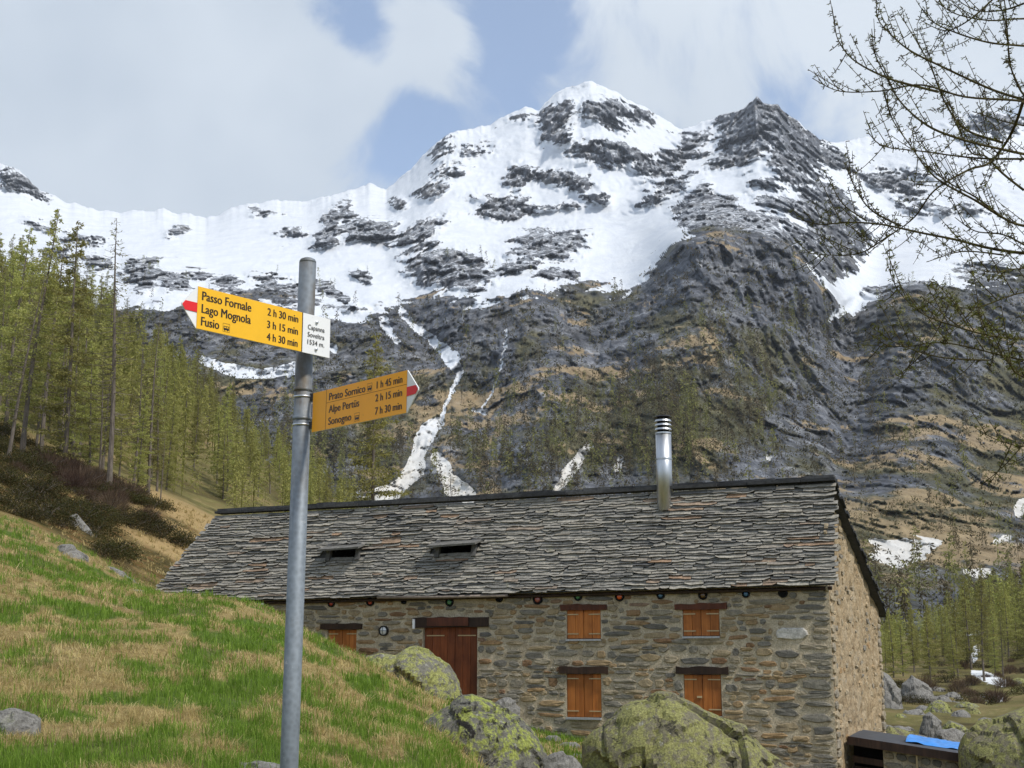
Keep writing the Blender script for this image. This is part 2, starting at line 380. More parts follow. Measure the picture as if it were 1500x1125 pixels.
def _tps():
    X, E = [], []
    for px, py, Y in CTRL:
        p = at(px, py, Y); X.append((p.x, p.y)); E.append((p.z - EYE) / p.y)
    for x, y, z in WP: X.append((x, y)); E.append((z - EYE) / (y + .6))
    X = np.array(X); U = _uv(X[:, 0], X[:, 1]); E = np.array(E); n = len(E)
    E[len(CTRL):] = [(z - EYE) / y for x, y, z in WP]
    d = np.linalg.norm(U[:, None] - U[None], axis=-1); K = np.where(d > 0, d * d * np.log(d + 1e-12), 0) + np.eye(n) * 2e-3
    A = np.zeros((n + 3, n + 3)); A[:n, :n] = K; A[:n, n] = 1; A[:n, n + 1:] = U; A[n:, :n] = A[:n, n:].T
    return U, np.linalg.solve(A, np.concatenate([E, np.zeros(3)]))
TU, TW = _tps()
def ground_raw(x, y):
    """height of the near terrain"""
    x = np.atleast_1d(np.asarray(x, float)); y = np.atleast_1d(np.asarray(y, float))
    r = np.hypot(x, y); th = np.arctan2(x, y); tc = np.clip(th, R(-27), R(27))
    yy = np.maximum(r * np.cos(tc), 1.0); xx = r * np.sin(tc)
    U = _uv(xx, yy); out = np.empty(len(x))
    for i in range(0, len(x), 40000):
        d = np.linalg.norm(U[i:i + 40000, None] - TU[None], axis=-1)
        out[i:i + 40000] = (d * d * np.log(d + 1e-12)) @ TW[:-3] + TW[-3] + U[i:i + 40000] @ TW[-2:]
    z = EYE + out * yy
    near = sstep(4.0, 1.2, r); z = z * (1 - near)
    side = sstep(R(27), R(75), np.abs(th)); z = z * (1 - side * .8)
    return z
def ground(x, y):
    x = np.atleast_1d(np.asarray(x, float)); y = np.atleast_1d(np.asarray(y, float))
    r = np.hypot(x, y); z = ground_raw(x, y)
    z = z + fbm(x / 1.1, y / 1.1, 0, 3, 5) * .09 * sstep(2, 8, r) + fbm(x / 5, y / 5, 0, 3, 8) * .16 * sstep(4, 14, r)
    z = z + fbm(x / 22, y / 22, 0, 3, 9) * 1.2 * sstep(50, 110, r)
    return z
def gz(x, y): return float(ground(x, y)[0])

def patch_noise(x, y):
    """green against straw on the meadow"""
    return .4 * fbm(x / 2.8, y / 3.6, 0, 4, 31, .6) + 1.0 * fbm(x / .55, y / .75, 0, 3, 37)

def make_ground():
    fine = np.arange(-25, 25.001, .1); side = np.concatenate([np.arange(25.5, 60, 1.0), np.arange(60, 180.1, 5)])
    th = np.radians(np.concatenate([-side[::-1], fine, side]))
    rr = np.concatenate([[.02], np.geomspace(.6, 9, 24), np.geomspace(9.3, 60, 210), np.geomspace(60.6, 265, 110)])
    T, Q = np.meshgrid(th, rr); x = (Q * np.sin(T)).ravel(); y = (Q * np.cos(T)).ravel()
    z = ground(x, y); px, py = proj(x, y, z)
    n, m = T.shape; i = np.arange(n - 1)[:, None] * m + np.arange(m - 1)[None]
    Fc = np.stack([i, i + 1, i + m + 1, i + m], -1).reshape(-1, 4)
    straw = sstep(-.14, .16, patch_noise(x, y) + .10)
    nz = fbm(x / 6, y / 6, 0, 4, 51)
    # zones: 0 meadow, brown heath slope, pale hay slope, forest floor
    heath = sstep(41, 45, y) * sstep(92, 78, y) * sstep(330, 270, px)
    hay = sstep(44, 47, y) * sstep(100, 92, y) * sstep(60, 0, np.abs(px - 270 + nz * 20) - 55) * sstep(.15, -.1, fbm(x / 7, y / 7, 0, 3, 77) - .2)
    forest = np.maximum(sstep(75, 92, y), sstep(38, 46, y) * sstep(1000, 1200, px))
    bare = sstep(.1, .35, fbm(x / 1.7, y / 1.7, 0, 4, 61)) * .6 + sstep(4, 0, np.abs(px - 860) / 20) * sstep(24, 27, y) * sstep(36, 34, y) * .5
    sn = np.zeros_like(x)
    for pl in ([(1425, 985, 4), (1445, 992, 8), (1470, 1001, 6)], [(1425, 965, 6), (1430, 950, 5)], [(1420, 930, 6), (1432, 925, 6)], [(1440, 1020, 4), (1465, 1024, 5)]):
        sn = np.maximum(sn, sstep(1.2, .8, poly_field(px, py, pl)) * (y > 60))
    me = mesh_np('ground', np.stack([x, y, z], 1), Fc, mat_ground(), True, dict(straw=straw, heath=heath, hay=hay, forest=forest, bare=bare, snow=sn))
    tag(link('ground', me), 'grassy alpine meadow slope falling towards the stone hut', 'ground', kind='structure')

def mat_ground():
    t = NT('meadow', .95, .1); p = t.pos(); n = t.noise(p, 9, 6, .7); b = t.noise(p, 1.4, 5, .6); f = t.noise(p, 45, 3, .6)
    green = t.ramp(n, [(.3, (.05, .08, .015)), (.6, (.095, .14, .025)), (.8, (.15, .19, .045))])
    straw = t.ramp(n, [(.3, (.16, .11, .045)), (.6, (.31, .24, .105)), (.8, (.40, .32, .16))])
    c = t.mix(t.attr('straw'), green, straw)
    c = t.mix(t.math('MULTIPLY', t.attr('bare'), .5), c, t.ramp(n, [(.3, (.06, .04, .025)), (.7, (.20, .14, .08))]))
    heath = t.ramp(b, [(.3, (.035, .03, .012)), (.5, (.085, .065, .022)), (.62, (.14, .075, .03)), (.75, (.075, .085, .02))])
    c = t.mix(t.attr('heath'), c, t.mix(.4, heath, n, 'OVERLAY'))
    hay = t.ramp(n, [(.3, (.25, .17, .075)), (.7, (.40, .29, .14))])
    c = t.mix(t.attr('hay'), c, hay)
    fl = t.mix(.5, t.ramp(t.noise(p, .5, 8, .75, .5), [(.35, (.04, .034, .018)), (.46, (.13, .10, .045)), (.54, (.11, .105, .035)), (.66, (.30, .23, .12))]), t.ramp(t.noise(p, .10, 6, .7), [(.4, (.06, .05, .02)), (.5, (.15, .14, .05)), (.6, (.25, .18, .09))]))
    c = t.mix(t.attr('forest'), c, fl)
    c = t.mix(t.rng(t.math('ADD', t.attr('snow'), t.math('MULTIPLY', t.math('SUBTRACT', t.noise(p, .9, 7, .7), .5), 2.4)), .5, .6), c, (.70, .72, .74))
    t.color(c); t.bump(t.mix(.5, n, f), .8, .06); return t.m

# ------------------------------------------------------------------ the mountain
SKY_L = [(-700,215),(-300,190),(-100,222),(0,238),(30,252),(60,281),(100,297),(160,309),(240,307),(300,319),(350,302),(400,293),(450,293),(520,277),(541,269),(565,279),(600,250),(640,206),(660,193),(700,187),(720,181),(745,166),(770,155),(790,160),(805,146),(830,128),(865,117),(900,131),(925,150),(945,156),(975,176),(1000,188),(1040,175),(1060,168),(1075,166),(1090,158),(1101,150),(1109,140),(1117,149),(1140,156),(1160,172),(1180,188),(1200,203),(1225,209),(1250,206),(1270,200),(1330,186),(1400,168),(1450,160),(1500,172),(1700,150),(2300,190)]
LINES = [  # (nominal distance, [(px, py)...]) from near to far
 (520, [(-700,760),(400,745),(560,730),(800,718),(950,705),(1100,690),(1250,702),(1500,700),(2300,690)]),
 (760, [(-700,600),(200,590),(600,585),(900,570),(1100,545),(1300,600),(1500,590),(2300,580)]),
 (1080, [(-700,410),(0,415),(200,432),(300,440),(420,445),(520,462),(590,445),(640,442),(760,432),(860,428),(922,434),(955,402),(982,364),(1004,347),(1030,344),(1140,350),(1172,364),(1212,428),(1238,464),(1280,448),(1330,428),(1420,420),(1500,410),(2300,400)]),
 (1750, [(-700,330),(0,345),(200,360),(400,355),(600,330),(800,320),(950,315),(1010,292),(1100,285),(1200,300),(1280,360),(1400,340),(1500,330),(2300,320)])]
# rock outcrops in the snow: cx, cy, rx, ry, tilt (deg, + falls to the right), strength
ROCKS = [(820,175,28,22,0,.85),(895,163,40,20,15,.8),(937,168,24,12,20,.65),(820,198,18,9,0,1),(895,225,54,15,5,1),(958,240,32,13,0,1),(996,225,40,16,-25,1),
 (760,255,17,18,20,1),(820,262,44,12,12,1),(730,297,38,17,0,1),(735,313,44,8,0,.8),(633,281,24,9,-20,.9),(793,303,28,7,5,.9),(873,289,19,6,0,.9),(841,301,17,5,0,.8),
 (606,350,34,15,-20,1),(660,393,56,30,12,1.1),(625,335,40,12,-25,.9),(800,360,62,20,-8,1),(756,393,42,9,-15,1),(815,401,34,9,-10,1),(530,400,12,9,20,1),(543,340,40,16,0,1),(488,322,14,24,10,1.1),(510,312,9,22,-15,1),(580,297,11,6,0,1),(475,345,22,9,-20,1),
 (690,215,36,10,-10,.45),(655,250,30,16,-35,.5),(700,280,20,8,0,.5),(650,215,24,14,-30,.5),(770,170,26,8,-10,.5),
 (980,276,46,11,-28,1),(972,254,36,8,-28,1),(1010,300,20,8,-30,.6),
 (1087,196,36,44,0,1.1),(1110,165,22,20,0,1),(1135,185,24,36,0,1.2),(1168,215,36,30,30,1.1),(1205,226,48,13,24,1),(1167,248,34,30,0,1),(1060,235,30,14,-25,1),(1130,272,28,9,0,.9),(1210,305,30,46,-35,1.2),(1237,345,36,32,35,1.2),(1160,302,58,13,12,1),(1110,320,60,10,25,.8),
 (1048,320,44,28,8,1.5),(1028,302,16,30,0,1.3),(1090,335,70,14,10,1.3),(1180,345,40,22,20,1.1),(1220,385,26,30,40,.9),
 (1303,267,42,13,15,1),(1340,253,30,8,0,.7),(1367,298,22,8,15,.9),(1447,181,46,20,0,.8),(1420,300,30,7,10,.6),(1330,300,26,7,20,.6),
 (35,264,40,14,24,1),(262,340,18,6,0,.9),(130,349,26,6,20,.9),(118,356,26,6,5,.8),(144,382,24,10,0,.9),(200,405,22,16,0,1),(216,390,28,13,20,1),(254,412,22,13,20,1),(331,411,20,8,0,.9),(290,400,22,7,10,.7),(408,428,42,22,10,1.1),(350,425,18,8,0,.8),(485,428,32,8,26,1),(527,397,12,9,0,.8),(398,310,30,7,0,.5),(422,340,26,8,0,.6),(245,300,20,4,0,.4),(60,330,24,6,15,.6),(90,375,30,9,10,.8),
 (1330,425,60,10,-5,.7),(1450,400,60,14,0,.9),(560,445,22,8,10,.6),(510,455,30,8,10,.7)]
# snow below the snow line: polylines (px, py, half width)
CHUTES = [[(590,455,6),(605,478,4),(628,492,6),(648,512,8),(662,526,11),(672,545,5),(668,562,3),(656,592,2),(645,612,3),(640,622,8)],
 [(642,620,8),(632,628,11),(618,645,12),(613,668,11),(606,690,14),(588,708,10),(566,726,14),(540,738,14)],
 [(638,672,8),(650,682,9),(654,700,10),(664,714,14),(685,724,12)],
 [(862,648,4),(851,668,8),(838,690,9),(820,712,6),(812,722,5)],
 [(298,527,6),(330,538,9),(362,547,8),(400,546,9),(432,540,8)],[(355,470,4),(400,478,4),(430,486,4)],
 [(470,500,5),(488,512,5)],[(560,470,6),(580,500,4)],[(912,670,4),(906,690,5)],
 [(1280,790,9),(1310,800,22),(1345,803,17),(1375,795,6)],[(1275,815,7),(1310,820,12),(1350,812,10)],[(1418,838,5),(1435,840,8),(1452,838,5)],[(1460,795,4),(1478,786,5)],
 [(1215,470,3),(1232,455,6),(1262,440,10)],[(1494,750,8),(1500,740,10)],[(690,600,3),(712,603,4)],[(708,600,1.0),(722,570,1.0),(738,520,1.1),(742,480,1.0)],[(1130,668,4),(1128,672,4)]]

def seg_dist(px, py, a, b):
    dx, dy = b[0] - a[0], b[1] - a[1]; t = np.clip(((px - a[0]) * dx + (py - a[1]) * dy) / (dx * dx + dy * dy + 1e-9), 0, 1)
    return np.hypot(px - a[0] - t * dx, py - a[1] - t * dy), t
def poly_field(px, py, pl):
    best = np.full(px.shape, 9.0)
    for a, b in zip(pl[:-1], pl[1:]):
        d, t = seg_dist(px, py, a, b); best = np.minimum(best, d / (a[2] + (b[2] - a[2]) * t))
    return best

def make_mountain():
    cols = np.concatenate([np.arange(-700, -24, 9), np.arange(-20, 1520, 2.0), np.arange(1524, 2300, 9)])
    NR = 370; t = np.linspace(0, 1, NR)
    S = np.interp(cols, *zip(*SKY_L)); BASE = 948.0
    wob = fbm(cols / 16, 0, 0, 5, 91, .62) * 5.0
    PX = np.repeat(cols[None], NR, 0)
    ker = np.exp(-((cols[:, None] - cols[None]) / 38) ** 2) * np.gradient(cols)[None]; ker /= ker.sum(1, keepdims=True); SS = ker @ S
    PY0 = SS[None] + (BASE - SS[None]) * t[:, None]; PY = PY0 + (S - SS)[None] * np.exp(-t[:, None] * 14); PYS = PY + wob[None] * np.exp(-(PY - S[None]) / 14)
    knots = [ker @ np.interp(cols, *zip(*l[1])) for l in LINES[:2]] + [np.interp(cols, *zip(*LINES[2][1]))] + [ker @ np.interp(cols, *zip(*LINES[3][1]))]; kD = ker @ knots[2]; deps = [l[0] for l in LINES]
    LR = np.empty_like(PX); LZ = np.empty_like(PX)
    top = 2650 - 250 * np.exp(-((cols - 100) / 250) ** 2)
    for c in range(len(cols)):
        xp = [SS[c], knots[3][c], .5 * (kD[c] + knots[2][c]), knots[1][c], knots[0][c], BASE]
        fp = [math.log(top[c])] + [math.log(d) for d in deps[::-1]] + [math.log(175)]
        xp = np.maximum.accumulate(np.array(xp) + np.arange(len(xp)) * .5)
        LR[:, c] = np.interp(PY0[:, c], xp, fp)
        LZ[:, c] = PY[:, c] - xp[2 + 0] if False else PY[:, c] - knots[2][c]
    # soften the creases of the surveyed profile
    def blur(A, k, ax):
        P = np.pad(A, [(k, k) if a == ax else (0, 0) for a in (0, 1)], 'edge'); c = np.cumsum(P, ax); z0 = np.zeros_like(np.take(c, [0], ax)); c = np.concatenate([z0, c], ax)
        n = A.shape[ax]; return (np.take(c, range(2 * k + 1, 2 * k + 1 + n), ax) - np.take(c, range(n), ax)) / (2 * k + 1)
    top_l = LR[0].copy()
    for _ in range(2): LR = blur(blur(LR, 5, 0), 14, 1)
    # buttresses that stand out of the face
    def tent(pl, amp):
        f = np.clip(poly_field(PX, PY, pl), 0, 1); return amp * (1 - f * f) ** 2
    B = tent([(1109,128,70),(1128,190,95),(1150,250,110),(1190,330,110),(1215,420,80)], .15)
    B += tent([(1025,285,70),(1040,320,80),(1000,345,60)], .07)
    B += tent([(865,110,110),(880,170,120),(900,240,120)], .045) + tent([(640,200,80),(660,300,90),(650,390,90)], .04)
    B += tent([(1040,345,150),(1020,480,170),(1000,620,150)], .11) + tent([(760,440,90),(790,560,110),(800,660,100)], .10)
    B += tent([(610,440,70),(630,520,40)], -.08) + tent([(740,440,30),(735,520,30),(700,620,30)], -.03)
    B += tent([(1240,460,60),(1255,560,50),(1245,690,50)], -.055) + tent([(1350,430,110),(1360,560,130),(1340,680,120)], .08)
    B += tent([(250,440,110),(280,520,120)], .05) + tent([(490,300,40),(500,350,60)], .03)
    for _ in range(2): B = blur(blur(B, 5, 0), 7, 1)
    LR = LR - B
    def pos(lr):
        u = (PX - 750) / FPX; v = (562.5 - PYS) / FPX; dy = CP - v * SP; dz = SP + v * CP
        Y = np.exp(lr); return u / dy * Y, Y, EYE + dz / dy * Y
    x, y, z = pos(LR)
    ys = y * .16                                     # the face runs away from the eye: keep features as wide as tall
    near = np.exp(LR) / 1000
    below = sstep(-7, 7, LZ - 3 + 52 * fbm(x / 80, ys / 80, z / 50, 6, 71, .68) + 16 * fbm(x / 14, ys / 14, z / 8, 4, 72, .65))          # 1 below the snow line
    rk = np.zeros_like(PX)
    wx = PX + 24 * fbm(x / 60, ys / 60, z / 60, 6, 11, .66); wy = PY + 18 * fbm(x / 60, ys / 60, z / 60, 6, 13, .66)
    for cx, cy, rx, ry, a, s in ROCKS:
        ca, sa = math.cos(R(a)), math.sin(R(a)); dx, dy = wx - cx, wy - cy
        e = np.hypot((dx * ca + dy * sa) / rx, (-dx * sa + dy * ca) / ry)
        rk = np.maximum(rk, s * np.clip(1.45 - e * .9, 0, 1.05))
    rg = fbm(x / 60, ys / 60, z / 55, 6, 23, .65, True)
    sp = fbm(x / 22, ys / 22, z / 16, 5, 29, .7)
    dg = fbm((x + z) / 60, ys / 60, (z - x * .4) / 22, 4, 30, .6)
    snow_rock = rk * 1.12 + rg * .42 + sp * .72 + dg * .42 - .66
    snow_rock = snow_rock + .10 * sstep(600, 480, PX) * sstep(S[None] + 20, S[None] + 60, PY) + .10 * sstep(S[None] + 30, S[None] + 4, PY)
    rockm = sstep(-.09, .09, snow_rock); rock = np.maximum(rockm, below)
    snow = 1 - rock
    for k, pl in enumerate(CHUTES):
        f = poly_field(PX + 7 * fbm(x / 12, ys / 12, z / 12, 4, 41 + k, .65), PY + 6 * fbm(x / 12, ys / 12, z / 12, 4, 43 + k, .65), pl)
        if k in (9, 10): f = f + 1.1 * np.clip(fbm(x / 6, ys / 6, z / 4, 3, 47) + .15, 0, 1)
        cf = sstep(1.15, .85, f); snow = np.maximum(snow, cf * 1.35); LR = LR + .012 * sstep(1.5, .4, f)
    # relief: crags stand up as steps (steep face, flat ledge), snow lies smooth over the ledges
    crag = np.maximum(np.clip(rk, 0, 1) * .8 + rockm * .35, below); crag = np.clip(crag, 0, 1)
    for _ in range(3): crag[1:-1] = (crag[:-2] + crag[1:-1] + crag[2:]) / 3; crag[:, 1:-1] = (crag[:, :-2] + crag[:, 1:-1] + crag[:, 2:]) / 3
    def terrace(L, period, wv, w):
        ph = L * 2 * math.pi / period + wv * 2 * math.pi
        return L - w * period / (2 * math.pi) * np.sin(ph)
    far = sstep(.2, .42, near)
    L = terrace(LR, .11, 2.6 * fbm(x / 55, ys / 55, z / 110, 4, 201, .6), sstep(.45, .9, near) * (.10 + .40 * crag) * (1 - .8 * below))
    d = far * (.045 * fbm(x / 230, ys / 230, z / 420, 3, 3, .5, True) * (.5 + .5 * crag) + .020 * fbm(x / 85, ys / 85, z / 200, 3, 5, .5, True) * (.15 + .85 * crag))
    wxx = x + 9 * fbm(x / 25, ys / 25, z / 25, 3, 211); wzz = z + 9 * fbm(x / 25, ys / 25, z / 25, 3, 212); sc = .5 + .5 * np.clip(near, .3, 2)
    h1, c1 = facets(wxx / (34 * sc), ys / 34, wzz / (75 * sc), 300); h2, c2 = facets(wxx / (14 * sc), ys / 14, wzz / (24 * sc), 320); h3, c3 = facets(wxx / (6.5 * sc), ys / 6.5, wzz / (7.5 * sc), 340)
    cw = 1 - below * .35
    d += far * crag * (cw * (.018 * h1 + .014 * h2) + .0065 * h3 - cw * .010 * sstep(.10, 0, c1) + .030 * fbm(x / 26, ys / 26, z / 120, 5, 9, .62, True) + .0045 * fbm(x / 5, ys / 5, z / 6, 3, 10, .6) + .011 * below * fbm(x / 13, ys / 13, z / 80, 4, 14, .6, True))
    d += .012 * np.clip(rk, 0, 1) * (1 - below)
    d += (1 - crag) * .003 * fbm(x / 34, ys / 34, z / 34, 4, 19)
    edge = 1 - np.exp(-(PY - S[None]) / 10); LR = L
    d = d * (.35 + .65 * edge)
    LR2 = LR - d; LR2[0] = LR[0] - d[0]
    x, y, z = pos(LR2)
    # the far side of the crest
    back = []
    for k in (1, 2, 3): back.append((x[0] * (1 + .12 * k), y[0] * (1 + .12 * k), z[0] - 190 * k))
    X = np.concatenate([np.stack([b[0] for b in back[::-1]]), x]); Yv = np.concatenate([np.stack([b[1] for b in back[::-1]]), y]); Z = np.concatenate([np.stack([b[2] for b in back[::-1]]), z])
    pad = lambda a: np.concatenate([np.repeat(a[:1], 3, 0), a]).ravel()
    veg = 1.2 * fbm(x / 60, ys / 60, z / 70, 6, 33, .66); tan = fbm(x / 38, ys / 38, z / 16, 5, 35, .62) + .4 * fbm(x / 160, ys / 160, z / 120, 2, 36)
    for cx, cy, rx, ry, a in ((655, 478, 60, 40, -.8), (738, 525, 16, 70, -.8), (1243, 540, 34, 120, -.7), (1050, 415, 110, 55, -.5), (1150, 600, 50, 50, -.4), (1330, 650, 100, 30, -.4), (280, 470, 70, 25, -.5), (960, 640, 130, 70, .5), (830, 600, 60, 60, .3), (1380, 760, 160, 60, .5)):
        veg = veg + a * np.exp(-((PX - cx) / rx) ** 2 - ((PY - cy) / ry) ** 2)
    lowz = sstep(1180, 1400, PX) * sstep(580, 660, PY)
    n, m = X.shape; i = np.arange(n - 1)[:, None] * m + np.arange(m - 1)[None]
    Fc = np.stack([i, i + m, i + m + 1, i + 1], -1).reshape(-1, 4)
    me = mesh_np('mountain', np.stack([X.ravel(), Yv.ravel(), Z.ravel()], 1), Fc, mat_mountain(), True,
                 dict(snow=pad(snow), below=pad(below), veg=pad(veg), tan=pad(tan + .25 * lowz), low=pad(sstep(560, 720, PY))))
    tag(link('mountain', me), 'snow covered rocky mountain with dark cliffs above the valley', 'mountain', kind='structure')
    return PX, PY, x, y, z, snow, below

def mat_mountain():
    t = NT('mountain', .9, .12); mp = t.N.new('ShaderNodeMapping'); mp.inputs['Scale'].default_value = (1, .16, 1)
    t.L.new(t.pos(), mp.inputs[0]); p = mp.outputs[0]
    n1 = t.noise(p, .045, 8, .68, .3); n2 = t.noise(p, .22, 6, .7); n3 = t.noise(p, .012, 5, .6); strata = t.noise(p, .05, 6, .65, .6, stretch=(.5, .5, 2.6))
    rock = t.ramp(strata, [(.30, (.036, .040, .050)), (.5, (.092, .098, .112)), (.70, (.19, .195, .205))])
    streak = t.noise(p, .11, 6, .7, .3, stretch=(1, 1, .16)); rock = t.mix(t.rng(n3, .50, .72, 0, .4), rock, (.12, .108, .09)); rock = t.mix(1.0, rock, t.ramp(streak, [(.34, .35), (.5, .95), (.66, 1.45)]), 'MULTIPLY')
    n4 = t.noise(p, .9, 4, .7); rock = t.mix(1.0, rock, t.ramp(n2, [(.32, .38), (.66, 1.6)]), 'MULTIPLY'); rock = t.mix(1.0, rock, t.ramp(n4, [(.3, .6), (.7, 1.4)]), 'MULTIPLY')
    slope = t.nz()
    olive = t.ramp(n1, [(.3, (.036, .036, .023)), (.5, (.075, .073, .042)), (.7, (.135, .122, .07))])
    tan = t.ramp(n2, [(.3, (.17, .125, .07)), (.7, (.38, .29, .17))])
    vg = t.rng(t.math('ADD', t.math('MULTIPLY', t.attr('veg'), .45), t.math('MULTIPLY', t.math('SUBTRACT', n1, .5), .9)), -.05, .17)
    olive = t.mix(1.0, olive, t.ramp(n4, [(.3, .5), (.7, 1.5)]), 'MULTIPLY'); olive = t.mix(.7, olive, t.ramp(streak, [(.34, .45), (.66, 1.4)]), 'MULTIPLY'); low = t.mix(vg, rock, olive)
    tf = t.math('ADD', t.math('MULTIPLY', t.attr('tan'), .8), t.math('MULTIPLY', t.math('SUBTRACT', n1, .5), 1.2))
    tf = t.math('ADD', tf, t.math('MULTIPLY', t.math('SUBTRACT', slope, .5), .55))
    low = t.mix(t.rng(tf, .34, .52, 0, .85), low, tan)
    c = t.mix(t.attr('below'), rock, low)
    sn = t.math('ADD', t.attr('snow'), t.math('MULTIPLY', t.math('SUBTRACT', t.noise(p, .16, 6, .75), .5), .85))
    ledge = t.math('MULTIPLY', t.rng(slope, .55, .78, 0, .46), t.math('SUBTRACT', 1.0, t.attr('below')))
    sf = t.rng(t.math('ADD', sn, ledge), .42, .58)
    snow = t.ramp(n1, [(.3, (.57, .605, .66)), (.7, (.69, .715, .745))])
    dirty = t.ramp(n2, [(.3, (.48, .46, .42)), (.7, (.66, .65, .62))])
    snow = t.mix(t.attr('below'), snow, t.mix(t.attr('low'), snow, dirty))
    t.color(t.mix(sf, c, snow)); t.L.new(t.math('SUBTRACT', .92, t.math('MULTIPLY', sf, .25)), t.b.inputs['Roughness'])
    t.bump(t.mix(.5, n1, n2), .6, 3.0); return t.m

make_ground()
MT = make_mountain()

# ------------------------------------------------------------------ the stone house
def unit(v): v = Vector(v); return v.normalized()
DG = unit((820 / FPX, 1 / CP, 0))                    # along the gable, away from the eye
DF = Vector((-DG.y, DG.x, 0))                        # along the front, to the left
UP = Vector((0, 0, 1))
C0 = at(1214, 862, 34); C0 = Vector((C0.x, C0.y, 0)) # front right corner, on plan
def hp(s, w, z): return C0 + DF * s + DG * w + UP * z
def on_plane(px, py, w=0.0):
    """photo point -> (s, z) on the plane parallel to the front at depth w"""
    d = Vector(ray(px, py)); o = Vector((0, 0, EYE)); n = -DG
    t = (C0 + DG * w - o).dot(n) / d.dot(n); p = o + d * t; q = p - C0
    return q.dot(DF), p.z
def solve_w(px, s):
    lo, hi = -2.0, 20.0
    for _ in range(50):
        m = (lo + hi) / 2; p = hp(s, m, 3)
        if proj(p.x, p.y, p.z)[0] < px: lo = m
        else: hi = m
    return lo
EAVE_S0, EAVE_Z0 = on_plane(1214, 857, -.28); _, EAVE_Z1 = on_plane(400, 879, -.28)
RW = solve_w(1232, -.22)
_, RZ0 = on_plane(1232, 708, RW); RS1, RZ1 = on_plane(318, 756, RW)
HL = RS1 - .05                                         # house length
EAVE_SL = on_plane(400, 879, -.28)[0]
eave_z = lambda s: EAVE_Z0 + (EAVE_Z1 - EAVE_Z0) * s / EAVE_SL
ridge_z = lambda s: RZ0 + (RZ1 - RZ0) * s / RS1
GD = solve_w(1287, 0)                                  # gable depth
REAR_Z = on_plane(1290, 900, GD + .35)[1]
BOT = -3.2
print('house length %.1f depth %.1f ridge at %.1f eave %.2f ridge z %.2f/%.2f rear %.2f' % (HL, GD, RW, EAVE_Z0, RZ0, RZ1, REAR_Z))
def roof_pt(s, q, lift=0.0):
    """q from 0 at the front eave to 1 at the ridge"""
    w = -.28 + (RW + .28) * q; z = eave_z(s) + (ridge_z(s) - eave_z(s)) * q
    n = unit(Vector((0, 0, 0)) - DG * (RZ0 - EAVE_Z0) + UP * (RW + .28))
    return hp(s, w, z) + n * lift

HOUSE = empty('stone_house', hp(HL / 2, GD / 2, -1.6), 'long two storey stone house with slate roof and wooden shutters', 'house')
HOFF = HOUSE.location.copy()
def hb(mb, name, mats, parent=None, smooth=False):
    """link a mesh given in world coordinates under the house (or one of its parts, all at the house origin)"""
    if parent is None: mb.v = [tuple(Vector(v) - HOFF) for v in mb.v]
    else: mb.v = [tuple(Vector(v) - HOFF) for v in mb.v]
    return mb.build(name, mats, parent or HOUSE, smooth)

OPEN = {}     # opening name -> (s0, s1, z0, z1)  (s runs to the left)
def opening(name, x0, x1, y0, y1):
    xm, ym = (x0 + x1) / 2, (y0 + y1) / 2
    OPEN[name] = (on_plane(x1, ym)[0], on_plane(x0, ym)[0], on_plane(xm, y1)[1], on_plane(xm, y0)[1])
opening('upper_left', 830, 880, 893, 936); opening('upper_right', 1000, 1054, 892, 932)
opening('lower_left', 830, 881, 987, 1051); opening('lower_right', 1002, 1057, 988, 1049)
opening('door', 619, 699, 917, 1034); opening('store', 479, 522, 922, 962)
LINT = dict(upper_left=(822, 889, 885, 894), upper_right=(989, 1065, 884, 893), lower_left=(820, 891, 977, 987), lower_right=(991, 1067, 977, 988), door=(607, 716, 904, 919), store=(471, 531, 914, 922))
def px_rect(x0, x1, y0, y1):
    xm, ym = (x0 + x1) / 2, (y0 + y1) / 2
    return on_plane(x1, ym)[0], on_plane(x0, ym)[0], on_plane(xm, y1)[1], on_plane(xm, y0)[1]
NICHE = [(486, 884, 'glass_red', 6.0), (543, 882, 'glass_red', 6.5), (592, 881, 'glass_dark', 4.5), (659, 882, 'glass_green', 6.5), (732, 877, 'glass_dark', 5.5), (788, 878, 'glass_rose', 7.5), (847, 874, 'glass_green', 6.2), (908, 874, 'glass_orange', 6.8), (968, 872, 'glass_blue', 5.8), (1030, 872, 'glass_brown', 6.5), (1093, 870, 'glass_blue', 5.5), (1147, 869, 'glass_dark', 6.5)]

def poly_stone(mb, c, ex, ez, en, w, h, depth, rnd, nside=9, sq=3.0):
    """one rubble stone: an irregular rounded block, front face proud, edges bevelled"""
    ring0, ring1, ring2 = [], [], []
    ph = rnd.uniform(0, 6.28)
    for k in range(nside):
        a = 2 * math.pi * (k + rnd.uniform(-.25, .25)) / nside
        ca, sa = math.cos(a), math.sin(a)
        rr = (abs(ca) ** sq + abs(sa) ** sq) ** (-1 / sq) * rnd.uniform(.80, 1.05)
        x, z = ca * rr * w / 2, sa * rr * h / 2
        ring0.append(c + ex * x + ez * z - en * .05)
        ring1.append(c + ex * x * .985 + ez * z * .97 + en * depth * .55)
        f = rnd.uniform(.78, .88)
        ring2.append(c + ex * x * (1 - .35 * h / max(w, h) * (1 - f) * 2) * .93 + ez * z * f + en * (depth + rnd.uniform(-.012, .012)))
    vs = ring0 + ring1 + ring2 + [c + en * (depth + rnd.uniform(0, .012))]
    n = nside; fs = []
    for k in range(n):
        j = (k + 1) % n
        fs += [(k, j, n + j, n + k), (n + k, n + j, 2 * n + j, 2 * n + k), (2 * n + k, 2 * n + j, 3 * n)]
    mb.raw(vs, fs)

